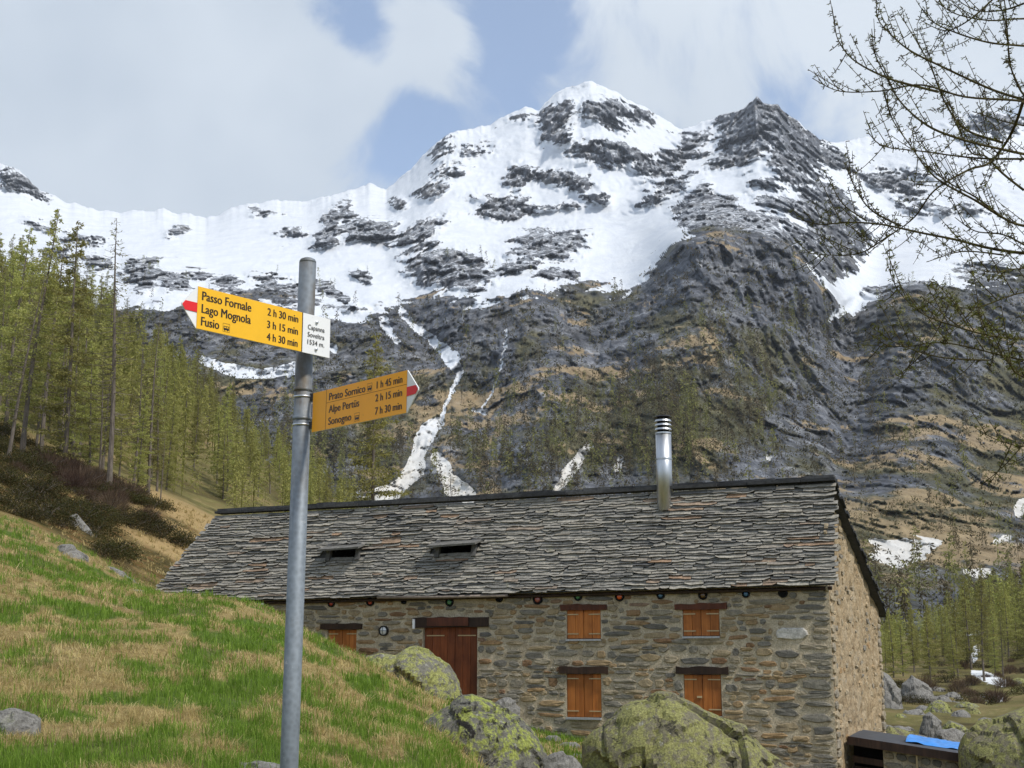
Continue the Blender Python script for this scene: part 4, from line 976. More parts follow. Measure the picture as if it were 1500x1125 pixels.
# ------------------------------------------------------------------ signpost
def text_mesh(body, bold=.012):
    cu = bpy.data.curves.new('lettering', 'FONT'); cu.body = body; cu.size = 1; cu.offset = bold; cu.resolution_u = 3; cu.fill_mode = 'FRONT'
    o = bpy.data.objects.new('lettering', cu); COL.objects.link(o); dg = bpy.context.evaluated_depsgraph_get(); dg.update()
    me = bpy.data.meshes.new_from_object(o.evaluated_get(dg)); bpy.data.objects.remove(o); bpy.data.curves.remove(cu); return me
def make_signpost():
    zbase = gz(at(420, 1125, 4.77).x, 4.77) - .4
    P_t = at(451, 380, 4.79); P_b = at(424, 1110, 4.79); ax = (P_t - P_b).normalized()
    foot = P_b - ax * ((P_b.z - zbase) / ax.z)
    root = empty('signpost', foot, 'galvanised steel signpost carrying two yellow hiking direction signs', 'signpost')
    L = (P_t - foot).length; q = ax.to_track_quat('Z', 'Y'); rad = .0325
    def pole_mesh(segs, name, mat, parent, n=32):
        m = MB(); m.tube([Vector((0, 0, z)) for z, r in segs], [r for z, r in segs], n); o = m.build(name, mat, parent, True); return o
    pole = pole_mesh([(0, rad), (L * .5, rad), (L - .014, rad)], 'pole', M['galv'], root); pole.rotation_mode = 'QUATERNION'; pole.rotation_quaternion = q
    pole_mesh([(L - .016, rad * 1.005), (L - .008, rad * .98), (L - .001, rad * .86), (L + .004, rad * .55)], 'pole_cap', M['galv'], pole)
    for zz in (L - .52, L - .63): pole_mesh([(zz, rad * 1.06), (zz + .006, rad * 1.10), (zz + .014, rad * 1.06)], 'seam', M['galv'], pole)
    def blade(c_near, c_far, h, items, yellow, tip_left, white=0.0, label=''):
        """board between two top corners (world points); text is laid out in fractions"""
        A, Bp = c_near, c_far          # A = viewer's left end, Bp = right end (top edge)
        ex = (Bp - A); W = ex.length; ex = ex / W; ez = UP - ex * UP.dot(ex); ez.normalize(); en = ex.cross(ez); en = en if en.y < 0 else -en
        mat = Matrix((ex, ez, en)).transposed().to_4x4(); mat.translation = A - Vector(foot)
        def part(name, me_or_mb, mats, parent=None):
            o = me_or_mb.build(name, mats, parent or board) if isinstance(me_or_mb, MB) else link(name, me_or_mb, parent or board); return o
        m = MB(); X, Y, Z = Vector((1, 0, 0)), Vector((0, 1, 0)), Vector((0, 0, 1)); O = Vector((0, 0, 0))
        tip = .062; xt = -tip if tip_left else W + tip; xe = 0 if tip_left else W
        out = [(0, 0), (W, 0), (W, -h), (0, -h)] if True else None
        poly = [(xt, -h / 2 + .004), (0, 0), (W, 0), (W, -h), (0, -h), (xt, -h / 2 - .004)] if tip_left else [(0, 0), (W, 0), (xt, -h / 2 + .004), (xt, -h / 2 - .004), (W, -h), (0, -h)]
        n = len(poly); m.raw([(x, y, 0) for x, y in poly] + [(x, y, -.004) for x, y in poly], [tuple(range(n - 1, -1, -1)), tuple(n + k for k in range(n))] + [(k, (k + 1) % n, n + (k + 1) % n, n + k) for k in range(n)])
        board = m.build('sign_board', M['sign_white'], root); board.matrix_local = mat; board['label'] = label
        def sheet(name, x0, x1, y0, y1, mt, lift=.0012):
            q_ = MB(); q_.raw([(x0, y0, lift), (x1, y0, lift), (x1, y1, lift), (x0, y1, lift)], [(0, 1, 2, 3)]); return part(name, q_, mt)
        y0 = W * white
        sheet('yellow_panel', 0 if tip_left else .001, W - y0 if tip_left else W, -h + .0005, -.0005, yellow)
        if white:
            sheet('dividing_line', W - y0 - .0015, W - y0 + .0025, -h, 0, M['sign_black'], .0018)
            for yy in (-.17 * h, -.86 * h):
                b_ = MB(); b_.tube([Vector((W - y0 * .5, yy, 0)), Vector((W - y0 * .5, yy, .006)), Vector((W - y0 * .5, yy, .008))], [.006, .0058, .003], 10); part('bolt', b_, M['steel'])
        # red tip band
        q_ = MB(); b = .20 * h
        if tip_left: q_.raw([(0, -h * .40, .002), (0, -h * .62, .002), (-tip * .80, -h * .62, .002), (-tip, -h * .5, .002), (-tip * .80, -h * .40, .002)], [(0, 4, 3, 2, 1)])
        else: q_.raw([(W, -h * .40, .002), (W, -h * .62, .002), (W + tip * .80, -h * .60, .002), (W + tip, -h * .5, .002), (W + tip * .80, -h * .40, .002)], [(0, 1, 2, 3, 4)])
        part('red_tip', q_, M['sign_red'])
        for it in items:
            if it[0] == 'line':
                sheet('groove', it[1] * W, it[2] * W, -it[3] * h - .0006, -it[3] * h + .0006, M['sign_black'] if it[4] else M['beam'], .0016); continue
            if it[0] == 'vline': sheet('groove', it[1] * W, it[1] * W + .002, -h, 0, M['sign_black'], .0016); continue
            if it[0] == 'bus':
                u, v, sz = it[1] * W, -it[2] * h, it[3] * h; q_ = MB(); z = .0018
                def rc(a0, a1, b0, b1, zz=z): q_.raw([(u + a0 * sz, v + b0 * sz, zz), (u + a1 * sz, v + b0 * sz, zz), (u + a1 * sz, v + b1 * sz, zz), (u + a0 * sz, v + b1 * sz, zz)], [(0, 1, 2, 3)])
                rc(0, .03, 0, 1); rc(.97, 1, 0, 1); rc(.03, .97, 0, .03); rc(.03, .97, .97, 1)
                rc(.12, .9, .22, .45); rc(.12, .2, .45, .62); rc(.82, .9, .45, .62); rc(.48, .54, .45, .62); rc(.12, .9, .62, .68)
                for cx in (.28, .72): q_.raw([(u + (cx + .09 * math.cos(k * .628)) * sz, v + (.2 + .09 * math.sin(k * .628)) * sz, z) for k in range(10)], [tuple(range(10))])
                part('bus_symbol', q_, M['sign_black']); continue
            body, u0, u1, base, cap, bold = it
            me = text_mesh(body, 0); co = np.empty(len(me.vertices) * 3); me.vertices.foreach_get('co', co); co = co.reshape(-1, 3)
            capm = text_mesh('H', 0); cc = np.empty(len(capm.vertices) * 3); capm.vertices.foreach_get('co', cc); caph = cc.reshape(-1, 3)[:, 1].max() - cc.reshape(-1, 3)[:, 1].min()
            x0, x1 = co[:, 0].min(), co[:, 0].max()
            co[:, 0] = (co[:, 0] - x0) / (x1 - x0) * (u1 - u0) * W + u0 * W; co[:, 1] = co[:, 1] * cap * h / caph - base * h; co[:, 2] = .0022
            fl = [tuple(pg.vertices) for pg in me.polygons]; q_ = MB(); e = .0011 if bold > .005 else .00015
            for k_, sh in enumerate((-e, 0, e)): q_.raw([(c_[0] + sh, c_[1], .0020 + .00005 * k_) for c_ in co], fl)
            part('lettering', q_, M['sign_black'])
    y1 = .772; k = 1.0
    blade(at(290, 419, 4.30), at(484, 468, 4.77), .150, [
        ('Passo Fornale', .04 * y1, .49 * y1, .305, .205, .012), ('Lago Mognola', .04 * y1, .49 * y1, .605, .205, .012), ('Fusio', .04 * y1, .20 * y1, .905, .205, .012),
        ('bus', .235 * y1, .93, .2), ('2 h 30 min', .65 * y1, .955 * y1, .29, .18, .012), ('3 h 15 min', .65 * y1, .955 * y1, .60, .18, .012), ('4 h 30 min', .65 * y1, .955 * y1, .905, .18, .012),
        ('Capanna', y1 + .045, .952, .385, .12, .004), ('Soveltra', y1 + .045, .952, .575, .12, .004), ('1534 m.', y1 + .045, .952, .765, .12, .004)],
        M['sign_yellow'], True, 1 - y1, 'yellow arrow sign reading Passo Fornale, Lago Mognola, Fusio')
    blade(at(459, 576, 4.76), at(597, 542, 4.33), .149, [
        ('vline', .155), ('line', .16, 1.0, .335, 0),
        ('Prato Sornico', .19, .58, .285, .18, .012), ('bus', .60, .30, .2), ('1 h 45 min', .70, .955, .27, .17, .012),
        ('Alpe Pert\u00fcs', .19, .52, .60, .18, .012), ('2 h 15 min', .69, .955, .58, .17, .012), ('Sonogno', .19, .44, .90, .18, .012), ('bus', .475, .95, .2), ('7 h 30 min', .69, .955, .89, .17, .012)],
        M['sign_yellow_shade'], False, 0, 'yellow arrow sign reading Prato Sornico, Alpe Pertus, Sonogno')
    # clamps that hold the boards
    for px, py in ((443, 582), (441, 623), (447, 470), (445, 512)):
        p = at(px, py, 4.79); c = foot + ax * ((p - foot).dot(ax)); m = MB()
        for k in (0, 1): pass
        m.tube([c - Vector(foot) - ax * .0035, c - Vector(foot) + ax * .0035], rad * 1.07, 24); cl = m.build('clamp_band', M['steel'], root, True)
        m = MB(); s_ = 1 if py > 560 else .2
        m.frame_box(c - Vector(foot), Vector((1, -.1, 0)).normalized(), Vector((.1, 1, 0)).normalized(), ax, rad * .9, rad + .02 * s_, -.012, .012, -.012, .012); m.build('clamp_screw', M['iron'], cl)
make_signpost()

# ------------------------------------------------------------------ boulders
def boulder(label, top, depth, mat, thick=.8, seed=0, base=None, name='boulder', rough=1.0, n=92, k=54, group=None, sink=.5):
    """top: silhouette points (px, py) left to right; the block runs back from its face by thick x its width"""
    P = [at(px, py, depth) for px, py in top]
    X = np.array([p.x for p in P]); Z = np.array([p.z for p in P]); W = X[-1] - X[0]; cx = (X[0] + X[-1]) / 2
    zb = base if base is not None else min(Z.min(), gz(cx, depth)) - sink
    u = np.linspace(0, 1, n); uu = (1 - np.cos(u * math.pi)) / 2; xs = X[0] + uu * W
    h = np.interp(xs, X, Z) - zb
    half = W * thick / 2 * np.power(np.clip(1 - (2 * uu - 1) ** 2, 0, 1), .45) * (.35 + .65 * np.clip(h / h.max(), 0, 1))
    ph = np.linspace(0, math.pi, k); cph, sph = np.cos(ph), np.power(np.sin(ph), .62)
    vx = np.repeat(xs[:, None], k, 1); vy = -cph[None] * half[:, None] + depth; vz = zb + sph[None] * h[:, None]
    endf = sstep(0, .06, uu)[:, None] * sstep(1, .94, uu)[:, None]
    f = 1.3 / W
    fa, fc = facets(vx * f * 2.2 + seed, vy * f * 2.2, vz * f * 2.2, seed + 5); fb, fd = facets(vx * f * 6 + seed, vy * f * 6, vz * f * 6 + 2, seed + 9)
    dn = .075 * W * fa + .03 * W * fb - .02 * W * sstep(.1, 0, fc) + .05 * W * fbm(vx * f * 1.5, vy * f * 1.5, vz * f * 1.5 + seed, 3, seed) + .015 * W * fbm(vx * f * 9, vy * f * 9, vz * f * 9, 4, seed + 3, .6)
    dn = (dn - .03 * W) * rough * endf
    nx = (2 * uu - 1)[:, None] * .5; ny = -cph[None] * np.ones_like(vx); nzv = sph[None] * np.ones_like(vx); ln = np.sqrt(nx ** 2 + ny ** 2 + nzv ** 2) + 1e-6
    vx = vx + dn * nx / ln; vy = vy + dn * ny / ln; vz = vz + dn * nzv / ln * .5
    c = Vector((cx, depth, zb)); V = np.stack([vx - c.x, vy - c.y, vz - c.z], -1).reshape(-1, 3)
    i = np.arange(n - 1)[:, None] * k + np.arange(k - 1)[None]
    Fc = np.stack([i, i + k, i + k + 1, i + 1], -1).reshape(-1, 4)
    o = link(name, mesh_np(name, V, Fc, mat, False), None, c); return tag(o, label, 'boulder', group)
def make_boulders():
    LI, BR, OL, GR = M['boulder_lichen'], M['boulder_bright'], M['boulder_olive'], M['boulder_grey']
    boulder('rounded boulder with pale yellow lichen hiding the foot of the door', [(524,975),(535,960),(556,954),(580,957),(592,949),(610,947),(628,953),(645,962),(660,975),(671,994),(678,1015),(684,1040)], 31.5, LI, .75, 21, rough=.55)
    boulder('dark boulder blotched with bright yellow green lichen before the door', [(590,1075),(604,1058),(630,1042),(655,1030),(675,1020),(692,1017),(712,1026),(735,1033),(760,1045),(778,1058),(792,1075),(802,1100),(812,1130)], 23, BR, .8, 34, rough=.6)
    boulder('broad olive lichen boulder below the right hand windows', [(852,1088),(868,1070),(900,1050),(925,1028),(945,1026),(965,1015),(985,1014),(1005,1022),(1030,1036),(1060,1052),(1090,1064),(1110,1078),(1128,1098),(1150,1112),(1172,1132)], 28, OL, .5, 47, rough=.6)
    boulder('small pale stone tucked behind the blotched boulder', [(722,1030),(732,1023),(745,1021),(756,1026),(762,1036)], 33.5, GR, .8, 12, n=40, k=24)
    boulder('small white topped stone beside the blotched boulder', [(795,1112),(806,1104),(822,1101),(840,1106),(852,1120),(858,1135)], 22.5, GR, .8, 15, n=50, k=30, rough=.7)
    boulder('mossy rock hump beside the dark shed roof', [(1405,1100),(1420,1075),(1445,1055),(1480,1040),(1520,1026),(1580,1030),(1640,1080),(1660,1130)], 33, OL, .8, 55, rough=.55)
    boulder('flat grey rock in the meadow beside the roof corner', [(140,882),(155,873),(178,865),(205,866),(225,872),(240,884)], 33.5, GR, .9, 61, n=60, k=30, sink=.3)
    boulder('tilted grey slab standing in the brown heath', [(96,778),(100,757),(112,752),(122,762),(134,776),(142,790)], 47, GR, .6, 66, n=50, k=30, rough=.7)
    boulder('low grey stone at the edge of the brown heath', [(78,806),(90,798),(106,798),(120,808),(130,816)], 38, GR, .8, 71, n=40, k=24)
    boulder('long half buried ledge running down to the roof corner', [(145,835),(158,828),(175,832),(190,844),(208,858),(214,864)], 41, GR, .5, 72, n=50, k=24)
    boulder('half buried stone at the left edge of the meadow', [(-30,1050),(-5,1038),(20,1035),(45,1042),(60,1052)], 14, GR, .8, 75, n=50, k=30, sink=.2)
    boulder('flat stone in the grass at the foot of the signpost', [(335,1124),(350,1115),(380,1112),(400,1116),(425,1122),(440,1132)], 14, GR, .8, 78, n=50, k=30, sink=.2)
    g = 'boulders scattered behind the shed'
    for i, (tp, d, mt, lab) in enumerate([
        ([(1262,1045),(1280,1000),(1290,981),(1304,990),(1318,1010),(1324,1042)], 60, GR, 'dark angular boulder leaning by the gable corner'),
        ([(1315,1035),(1322,1003),(1335,990),(1352,997),(1366,1006),(1372,1030)], 64, GR, 'mossy angular boulder next to the leaning one'),
        ([(1352,1042),(1362,1030),(1378,1023),(1390,1034),(1396,1046)], 58, LI, 'pale lichen boulder in front of the young wood'),
        ([(1385,1040),(1396,1026),(1408,1028),(1416,1045)], 66, GR, 'rounded grey boulder behind the pale one'),
        ([(1405,1048),(1418,1033),(1432,1037),(1446,1056)], 60, OL, 'olive boulder at the edge of the wood'),
        ([(1346,1072),(1352,1050),(1362,1042),(1378,1056),(1382,1076)], 48, GR, 'dark wedge shaped boulder above the blue tarpaulin'),
        ([(1376,1070),(1390,1054),(1408,1060),(1424,1074)], 49, LI, 'yellowish boulder above the blue tarpaulin'),
        ([(1362,1082),(1374,1070),(1400,1067),(1420,1076),(1426,1084)], 44, GR, 'low white streaked slab behind the blue tarpaulin'),
        ([(1282,1076),(1300,1062),(1325,1066),(1345,1076),(1362,1084)], 45, OL, 'low brown rock between gable and tarpaulin'),
        ([(1334,1082),(1345,1075),(1362,1080),(1370,1086)], 42, GR, 'small grey stone behind the dark shed roof')]):
        boulder(lab, tp, d, mt, .8, 90 + i * 7, n=50, k=30, rough=.8, group=g)
    # stones along the path by the wall
    for i, (x0, x1, y, d) in enumerate([(797, 822, 1077, 33), (818, 850, 1087, 32.5), (835, 893, 1104, 30), (870, 905, 1112, 28.6)]):
        boulder(['short pale edging stone by the house wall', 'pale edging stone beside the path', 'long flat stepping slab on the path', 'small stepping stone at the lichen boulder'][i], [(x0, y + 5), (x0 + 6, y), (x1 - 6, y), (x1, y + 5)], d, GR, .5, 140 + i * 5, n=30, k=20, rough=.4, sink=.15, name='stepping_stone')
make_boulders()
def make_valley_rocks():
    rnd = random.Random(31)
    for i in range(26):
        px = rnd.uniform(1296, 1500); Y = rnd.uniform(46, 84); p = at(px, 1000, Y); z = gz(p.x, Y); qx, qy = proj(p.x, Y, z); w = rnd.uniform(6, 22); h = w * rnd.uniform(.35, .7)
        boulder('grey stone lying among the shrubs of the valley floor', [(px - w, qy + 3), (px - w * .6, qy - h * .7), (px + rnd.uniform(-.3, .3) * w, qy - h), (px + w * .6, qy - h * .6), (px + w, qy + 3)], Y, rnd.choice((M['boulder_grey'], M['boulder_grey'], M['boulder_lichen'])), .8, 300 + i * 3, n=26, k=16, rough=1.0, group='stones on the valley floor', sink=.2, name='stone')
make_valley_rocks()

# ------------------------------------------------------------------ low shed with the tarpaulin
def make_shed():
    rnd = random.Random(21)
    A = at(1243, 1079, 35.0); Bp = at(1417, 1106, 33.6); ex = (Bp - A); L = ex.length; ex.normalize(); bk = (DG + Vector((-.05, 0, 0))).normalized(); up = ex.cross(bk); up = up if up.z > 0 else -up
    root = empty('shed', Vector((A.x + L / 2, A.y + 1.5, -1.9)), 'low stone shed with a dark sheet roof beside the gable', 'shed'); off = root.location.copy()
    def sb(mb, name, mat, par=None): mb.v = [tuple(Vector(v) - off) for v in mb.v]; return mb.build(name, mat, par or root)
    m = MB(); m.frame_box(A, ex, bk, up, 0, L, 0, 3.6, -.13, 0); roof = sb(m, 'roof', M['sheet'])
    m = MB(); m.frame_box(A, ex, bk, up, -.02, L + .02, -.03, .005, -.2, .012); sb(m, 'fascia', M['beam'], roof)
    w = MB(); w.frame_box(A, ex, bk, UP, .85, L - .1, .25, .5, -1.6, -.16); wall = sb(w, 'wall', M['mortar'])
    for r in range(5):
        s = .85
        while s < L - .15:
            W = rnd.uniform(.25, .6); m = MB(); m.tone = rnd.uniform(0, .8); z = -.34 - r * .24 
            c = A + ex * (s + W / 2) + bk * .25 + UP * z
            poly_stone(m, c, ex, UP, -bk, W * .95, .2, .05, rnd, 8, 3); sb(m, 'stone', M['stone'], wall); s += W
    m = MB(); m.frame_box(A, ex, bk, UP, .02, .85, .9, .95, -1.6, -.2); sb(m, 'opening_shade', M['black'])  # black sheet painted in for the shade inside the opening
    for z in (-.55, -.8, -1.05):
        m = MB(); m.frame_box(A, ex, bk, UP, .05, .82, .3, .5, z - .1, z + .06); sb(m, 'stacked_plank', M['beam'])
    m = MB(); m.tube([A + ex * 1.72 + bk * .1 - UP * .1, A + ex * 1.7 + bk * .12 - UP * 1.6], .03, 8); sb(m, 'post', M['hinge'])
    # tarpaulin
    n, k = 40, 26; V = []
    for i in range(n):
        for j in range(k):
            a, b = i / (n - 1), j / (k - 1); s = L * .47 + a * (L * .50); w = 1.2 + b * 2.2 - .25 * (1 - a)
            h = .03 + .10 * math.sin(b * math.pi) ** .5 * (1 - .3 * a) + .03 * float(vnoise(s * 3, w * 3, 0, 5)) + .015 * float(vnoise(s * 9, w * 5, 0, 6))
            V.append(tuple(A + ex * s + bk * w + up * max(h, .012)))
    i = np.arange(n - 1)[:, None] * k + np.arange(k - 1)[None]; Fc = np.stack([i, i + k, i + k + 1, i + 1], -1).reshape(-1, 4)
    o = np.array(V); c = o.mean(0); tag(link('tarpaulin', mesh_np('tarpaulin', o - c, Fc, M['tarp'], True), None, c), 'crumpled bright blue tarpaulin lying on the shed roof', 'tarpaulin')
make_shed()

# ------------------------------------------------------------------ larches
class TriSoup:
    """leaf-sized faces gathered as numpy quads"""
    def __init__(s): s.q = []; s.t = []
    def tufts(s, P, D, L, Wd, tone, rng):
        """diamonds at P along direction D"""
        n = len(P); D = D / (np.linalg.norm(D, axis=1, keepdims=True) + 1e-9); r = rng.normal(size=(n, 3)); S = np.cross(D, r); S /= (np.linalg.norm(S, axis=1, keepdims=True) + 1e-9)
        L = np.asarray(L)[:, None]; Wd = np.asarray(Wd)[:, None]
        s.q.append(np.stack([P, P + D * L * .5 + S * Wd, P + D * L, P + D * L * .5 - S * Wd], 1)); s.t.append(np.repeat(np.asarray(tone), 4))
    def mesh(s, name, mat):
        Q = np.concatenate(s.q); V = Q.reshape(-1, 3); F = np.arange(len(V)).reshape(-1, 4); return mesh_np(name, V, F, mat, False, dict(tone=np.concatenate(s.t)))

def larch(seed, H, green, mat, nb=90, spread=.17, low=.12, bend=.02, tuft=.2, tnum=26, taper=.8):
    rng = np.random.default_rng(seed); rnd = random.Random(seed); wood = MB(); cr = TriSoup()
    lean = Vector((rnd.uniform(-1, 1), rnd.uniform(-1, 1), 0)) * bend * H
    ax = lambda t: Vector((0, 0, H * t)) + lean * (t * t - t * .3) + Vector((math.sin(t * 5 + seed), math.cos(t * 4 + seed), 0)) * .006 * H
    r0 = H * .0100
    wood.tube([ax(t) for t in np.linspace(-.03, 1, 9)], [r0 * (1.25 if t < 0 else 1) * max(.06, (1 - t) ** .85 + .04) for t in np.linspace(-.03, 1, 9)], 7)
    for b in range(nb):
        t = low + (1 - low) * (b + rnd.random()) / nb; o = ax(t); a = rnd.uniform(0, 6.283)
        L = H * spread * ((1 - t) ** taper * .95 + .05) * rnd.uniform(.55, 1.15)
        if t < low + .12: L *= .6
        d = Vector((math.cos(a), math.sin(a), 0)); dr = rnd.uniform(-.32, .02)
        p1 = o + d * L * .5 + UP * L * dr * .55; p2 = o + d * L + UP * L * (dr * .5 + rnd.uniform(0, .14))
        wood.tube([o, p1, p2], [r0 * .22 * (1 - t * .6), r0 * .13 * (1 - t * .5), r0 * .05], 3, False)
        n = int(tnum * (L / (H * spread)) ** .8 * green * rnd.uniform(.6, 1.2)) + (1 if green > .05 else 0)
        if n < 1: continue
        u = rng.uniform(.12, 1.0, n); P = np.where(u[:, None] < .5, np.array(o)[None] + (np.array(p1) - np.array(o))[None] * u[:, None] * 2, np.array(p1)[None] + (np.array(p2) - np.array(p1))[None] * (u[:, None] * 2 - 1))
        lat = np.cross(np.array(d), np.array((0, 0, 1.0))); w = L * .24 * (1 - .6 * u)
        P = P + lat[None] * (rng.normal(size=n) * w)[:, None] + np.array((0, 0, 1))[None] * (rng.normal(size=n) * .03 * H * .12 - .02)[:, None]
        D = rng.normal(size=(n, 3)) * .6 + np.array(d)[None] * .7 + np.array((0, 0, -.35))[None]
        cr.tufts(P, D, rng.uniform(.6, 1.3, n) * tuft, rng.uniform(.12, .22, n) * tuft, np.clip(rng.normal(.5, .25, n) + (t - .5) * .3, 0, 1), rng)
    return wood.mesh('trunk', M['bark'], False), cr.mesh('crown', M[mat])
def plant_tree(name, meshes, loc, scale, rz, tilt=(0, 0), label=None, cat='tree', group=None):
    root = empty(name, loc, label, cat, group); root.scale = (scale,) * 3 if not hasattr(scale, '__len__') else scale; root.rotation_euler = (tilt[0], tilt[1], rz)
    for nm, me in zip(('trunk', 'crown'), meshes): link(nm, me, root)
    return root
def make_forest():
    rnd = random.Random(17)
    G = [larch(100 + i, 10, 1.0, 'needle_green', 110, .165 + .012 * i, .05 + .04 * i, .035, .135, 150 + 24 * (i % 2), .65 + .08 * i) for i in range(5)]
    DK = [larch(120 + i, 10, .9, 'needle_dark', 110, .15 + .02 * i, .12 + .08 * i, .03, .12, 90) for i in range(3)]
    SP_ = [larch(140 + i, 10, .35, 'needle_brown', 105, .14 + .02 * i, .2, .03, .13, 44) for i in range(3)]
    BARE = larch(160, 10, .25, 'needle_dark', 150, .15, .22, .015, .11, 34, .55)
    def stand(px, Y):
        p = at(px, 900, Y); return Vector((p.x, Y, gz(p.x, Y) - .1))
    # single trees one can point at
    named = [(148, 61, 320, BARE, (0, .035), 'tall almost bare larch rising above the slope beside the signs', 'tall_larch'),
             (76, 62, 330, G[0], (0, .09), 'green larch leaning right at the top of the heath', 'larch'),
             (-8, 58, 400, SP_[0], (0, .14), 'thin dark larch trunk leaning hard to the right', 'larch'),
             (205, 70, 470, SP_[1], (0, .02), 'slender straight larch at the end of the heath ridge', 'larch'),
             (226, 73, 630, SP_[2], (0, -.03), 'short broken grey larch stem at the end of the heath', 'larch'),
             (133, 65, 520, SP_[2], (0, .06), 'thin larch standing right behind the bare tall one', 'larch'),
             (118, 66, 500, G[1], (0, .05), 'slim green larch between the leaning and the bare one', 'larch'),
             (14, 63, 298, G[4], (0, .05), 'very tall green larch at the head of the heath slope', 'larch'),
             (42, 67, 350, SP_[1], (0, .03), 'thin half bare larch beside the very tall green one', 'larch'),
             (540, 74, 488, (SP_[1][0], G[2][1]), (0, 0), 'lone wide larch standing behind the house ridge', 'larch'),
             (1398, 100, 880, G[3], (0, 0), 'single young larch with a visible stem above the boulders', 'larch')]
    for px, Y, top, ms, tl, lab, nm in named:
        p = stand(px, Y); H = at(px, top, Y).z - p.z; sc = H / 10
        plant_tree(nm, ms, p, (sc, sc, sc) if px != 540 else (sc * .95, sc * .95, sc), rnd.uniform(0, 6.28), tl, lab)
    proto = {}
    def put(name, ms, key, loc, sc, label, group, tl):
        if key not in proto: proto[key] = plant_tree(name, ms, loc, sc, rnd.uniform(0, 6.28), tl, label, 'tree', group); return
        c = copy_tree(proto[key]); c.location = loc; c.scale = sc if hasattr(sc, '__len__') else (sc,) * 3; c.rotation_euler = (tl[0], tl[1], rnd.uniform(0, 6.28)); tag(c, label, 'tree', group)
    spots = []
    cnt = 0
    while cnt < 190:
        px = rnd.uniform(-70, 480); Y = 66 + 118 * rnd.random() ** .8; p = stand(px, Y); qx, qy = proj(*p)
        if Y < 92 and px > 235: continue
        if any((p - s).length < 2.0 for s in spots): continue
        spots.append(p); H = (5.6 + 5.0 * sstep(420, 30, px)) * rnd.uniform(.6, 1.2) * (.85 if 100 < px < 260 and Y < 110 else 1)
        dark = Y > 140 or (px < 120 and rnd.random() < .3)
        r = rnd.random()
        if r < .10: ms, k, lab = SP_[cnt % 3], 'b%d' % (cnt % 3), 'sparse brownish larch in the wooded slope left of the house'
        elif dark and r < .55: ms, k, lab = DK[cnt % 3], 'd%d' % (cnt % 3), 'dark green larch high on the wooded slope left of the house'
        else: ms, k, lab = G[cnt % 5], 'g%d' % (cnt % 5), 'fresh yellow green larch in the wooded slope left of the house'
        sz = 'tall' if H > 11 else ('short' if H < 7.5 else 'middling')
        where = 'on the wooded crest against the snow' if Y > 150 else ('behind the bare tall larch above the heath' if px < 200 and Y < 105 else ('at the edge of the pale hay slope' if Y < 112 else ('low on the slope behind the house roof' if px > 330 else 'in the middle of the wooded slope')))
        lab = '%s %s %s' % (sz, {'b': 'sparse brownish larch', 'd': 'dark green larch', 'g': 'fresh yellow green larch'}[k[0]], where)
        put('larch', ms, k, p, (H / 10 * rnd.uniform(.9, 1.2), H / 10 * rnd.uniform(.9, 1.2), H / 10), lab, {'b': 'brown larches on the left slope', 'd': 'dark larches on the left slope', 'g': 'green larches on the left slope'}[k[0]], (rnd.uniform(-.03, .03), rnd.uniform(-.03, .05)))
        cnt += 1
    cnt = 0; proto.clear(); rsp = []
    while cnt < 105:
        px = rnd.uniform(1240, 1580); Y = rnd.uniform(84, 215); p = stand(px, Y)
        if Y < 105 and px < 1300: continue
        if any((p - s).length < 2.2 for s in rsp): continue
        rsp.append(p); H = rnd.uniform(4.2, 8.6) * (.72 if px < 1400 else 1); dk = px > 1410 and rnd.random() < .35
        ms, k, lab = (DK[cnt % 3], 'D%d' % (cnt % 3), 'dark larch in the valley wood right of the gable') if dk else (G[cnt % 5], 'G%d' % (cnt % 5), 'olive green larch in the valley wood right of the gable')
        where = 'beside the gable of the house' if px < 1330 else ('behind the boulders on the valley floor' if Y < 120 else ('around the snow patch on the valley floor' if px > 1410 and Y < 160 else 'deep in the valley wood below the cliffs'))
        lab = '%s %s %s' % ('tall' if H > 7 else ('short' if H < 4.6 else 'middling'), 'dark larch' if dk else 'olive green larch', where)
        put('larch', ms, k, p, (H / 10 * rnd.uniform(.9, 1.2),) * 2 + (H / 10,), lab, 'dark larches in the valley' if dk else 'green larches in the valley', (0, 0)); cnt += 1
    # woods that read as a mass
    rng = np.random.default_rng(5)
    def lod(points, heights, name, label, mat, nt=56, wid=.16):
        cr = TriSoup()
        for p, h in zip(points, heights):
            t = rng.random(nt) ** .8; a = rng.uniform(0, 6.283, nt); r = h * wid * (1 - t) * rng.uniform(.2, 1, nt)
            P = np.stack([p[0] + r * np.cos(a), p[1] + r * np.sin(a), p[2] + h * (.06 + .92 * t)], 1)
            D = np.stack([np.cos(a) * .5, np.sin(a) * .5, rng.uniform(-.9, .3, nt)], 1)
            tone = np.clip(rng.normal(.45, .2) + rng.normal(0, .15, nt), 0, 1)
            k = (56 / nt) ** .5; cr.tufts(P, D, h * rng.uniform(.07, .14, nt) * k, h * rng.uniform(.012, .022, nt) * k, tone, rng)
            cr.tufts(np.array([[p[0], p[1], p[2] - .4]]), np.array([[0, 0, 1.0]]), [h * .96], [h * .013], [0.0], rng)
        tag(link(name, cr.mesh(name, M[mat])), label, 'woodland', kind='stuff')
    n = 430; px = rng.uniform(-120, 540, n); Y = rng.uniform(88, 235, n); pts = []; hs = []
    for a, b in zip(px, Y):
        p = stand(a, b); pts.append(tuple(p)); hs.append((5 + 4.0 * float(sstep(420, 60, a))) * rng.uniform(.6, 1.15))
    lod(pts, hs, 'larch_wood', 'mass of larches filling the wooded slope behind the single trees', 'needle_green', 260, .17)
    n = 260; px = rng.uniform(1230, 1620, n); Y = rng.uniform(125, 250, n); pts = [tuple(stand(a, b)) for a, b in zip(px, Y)]
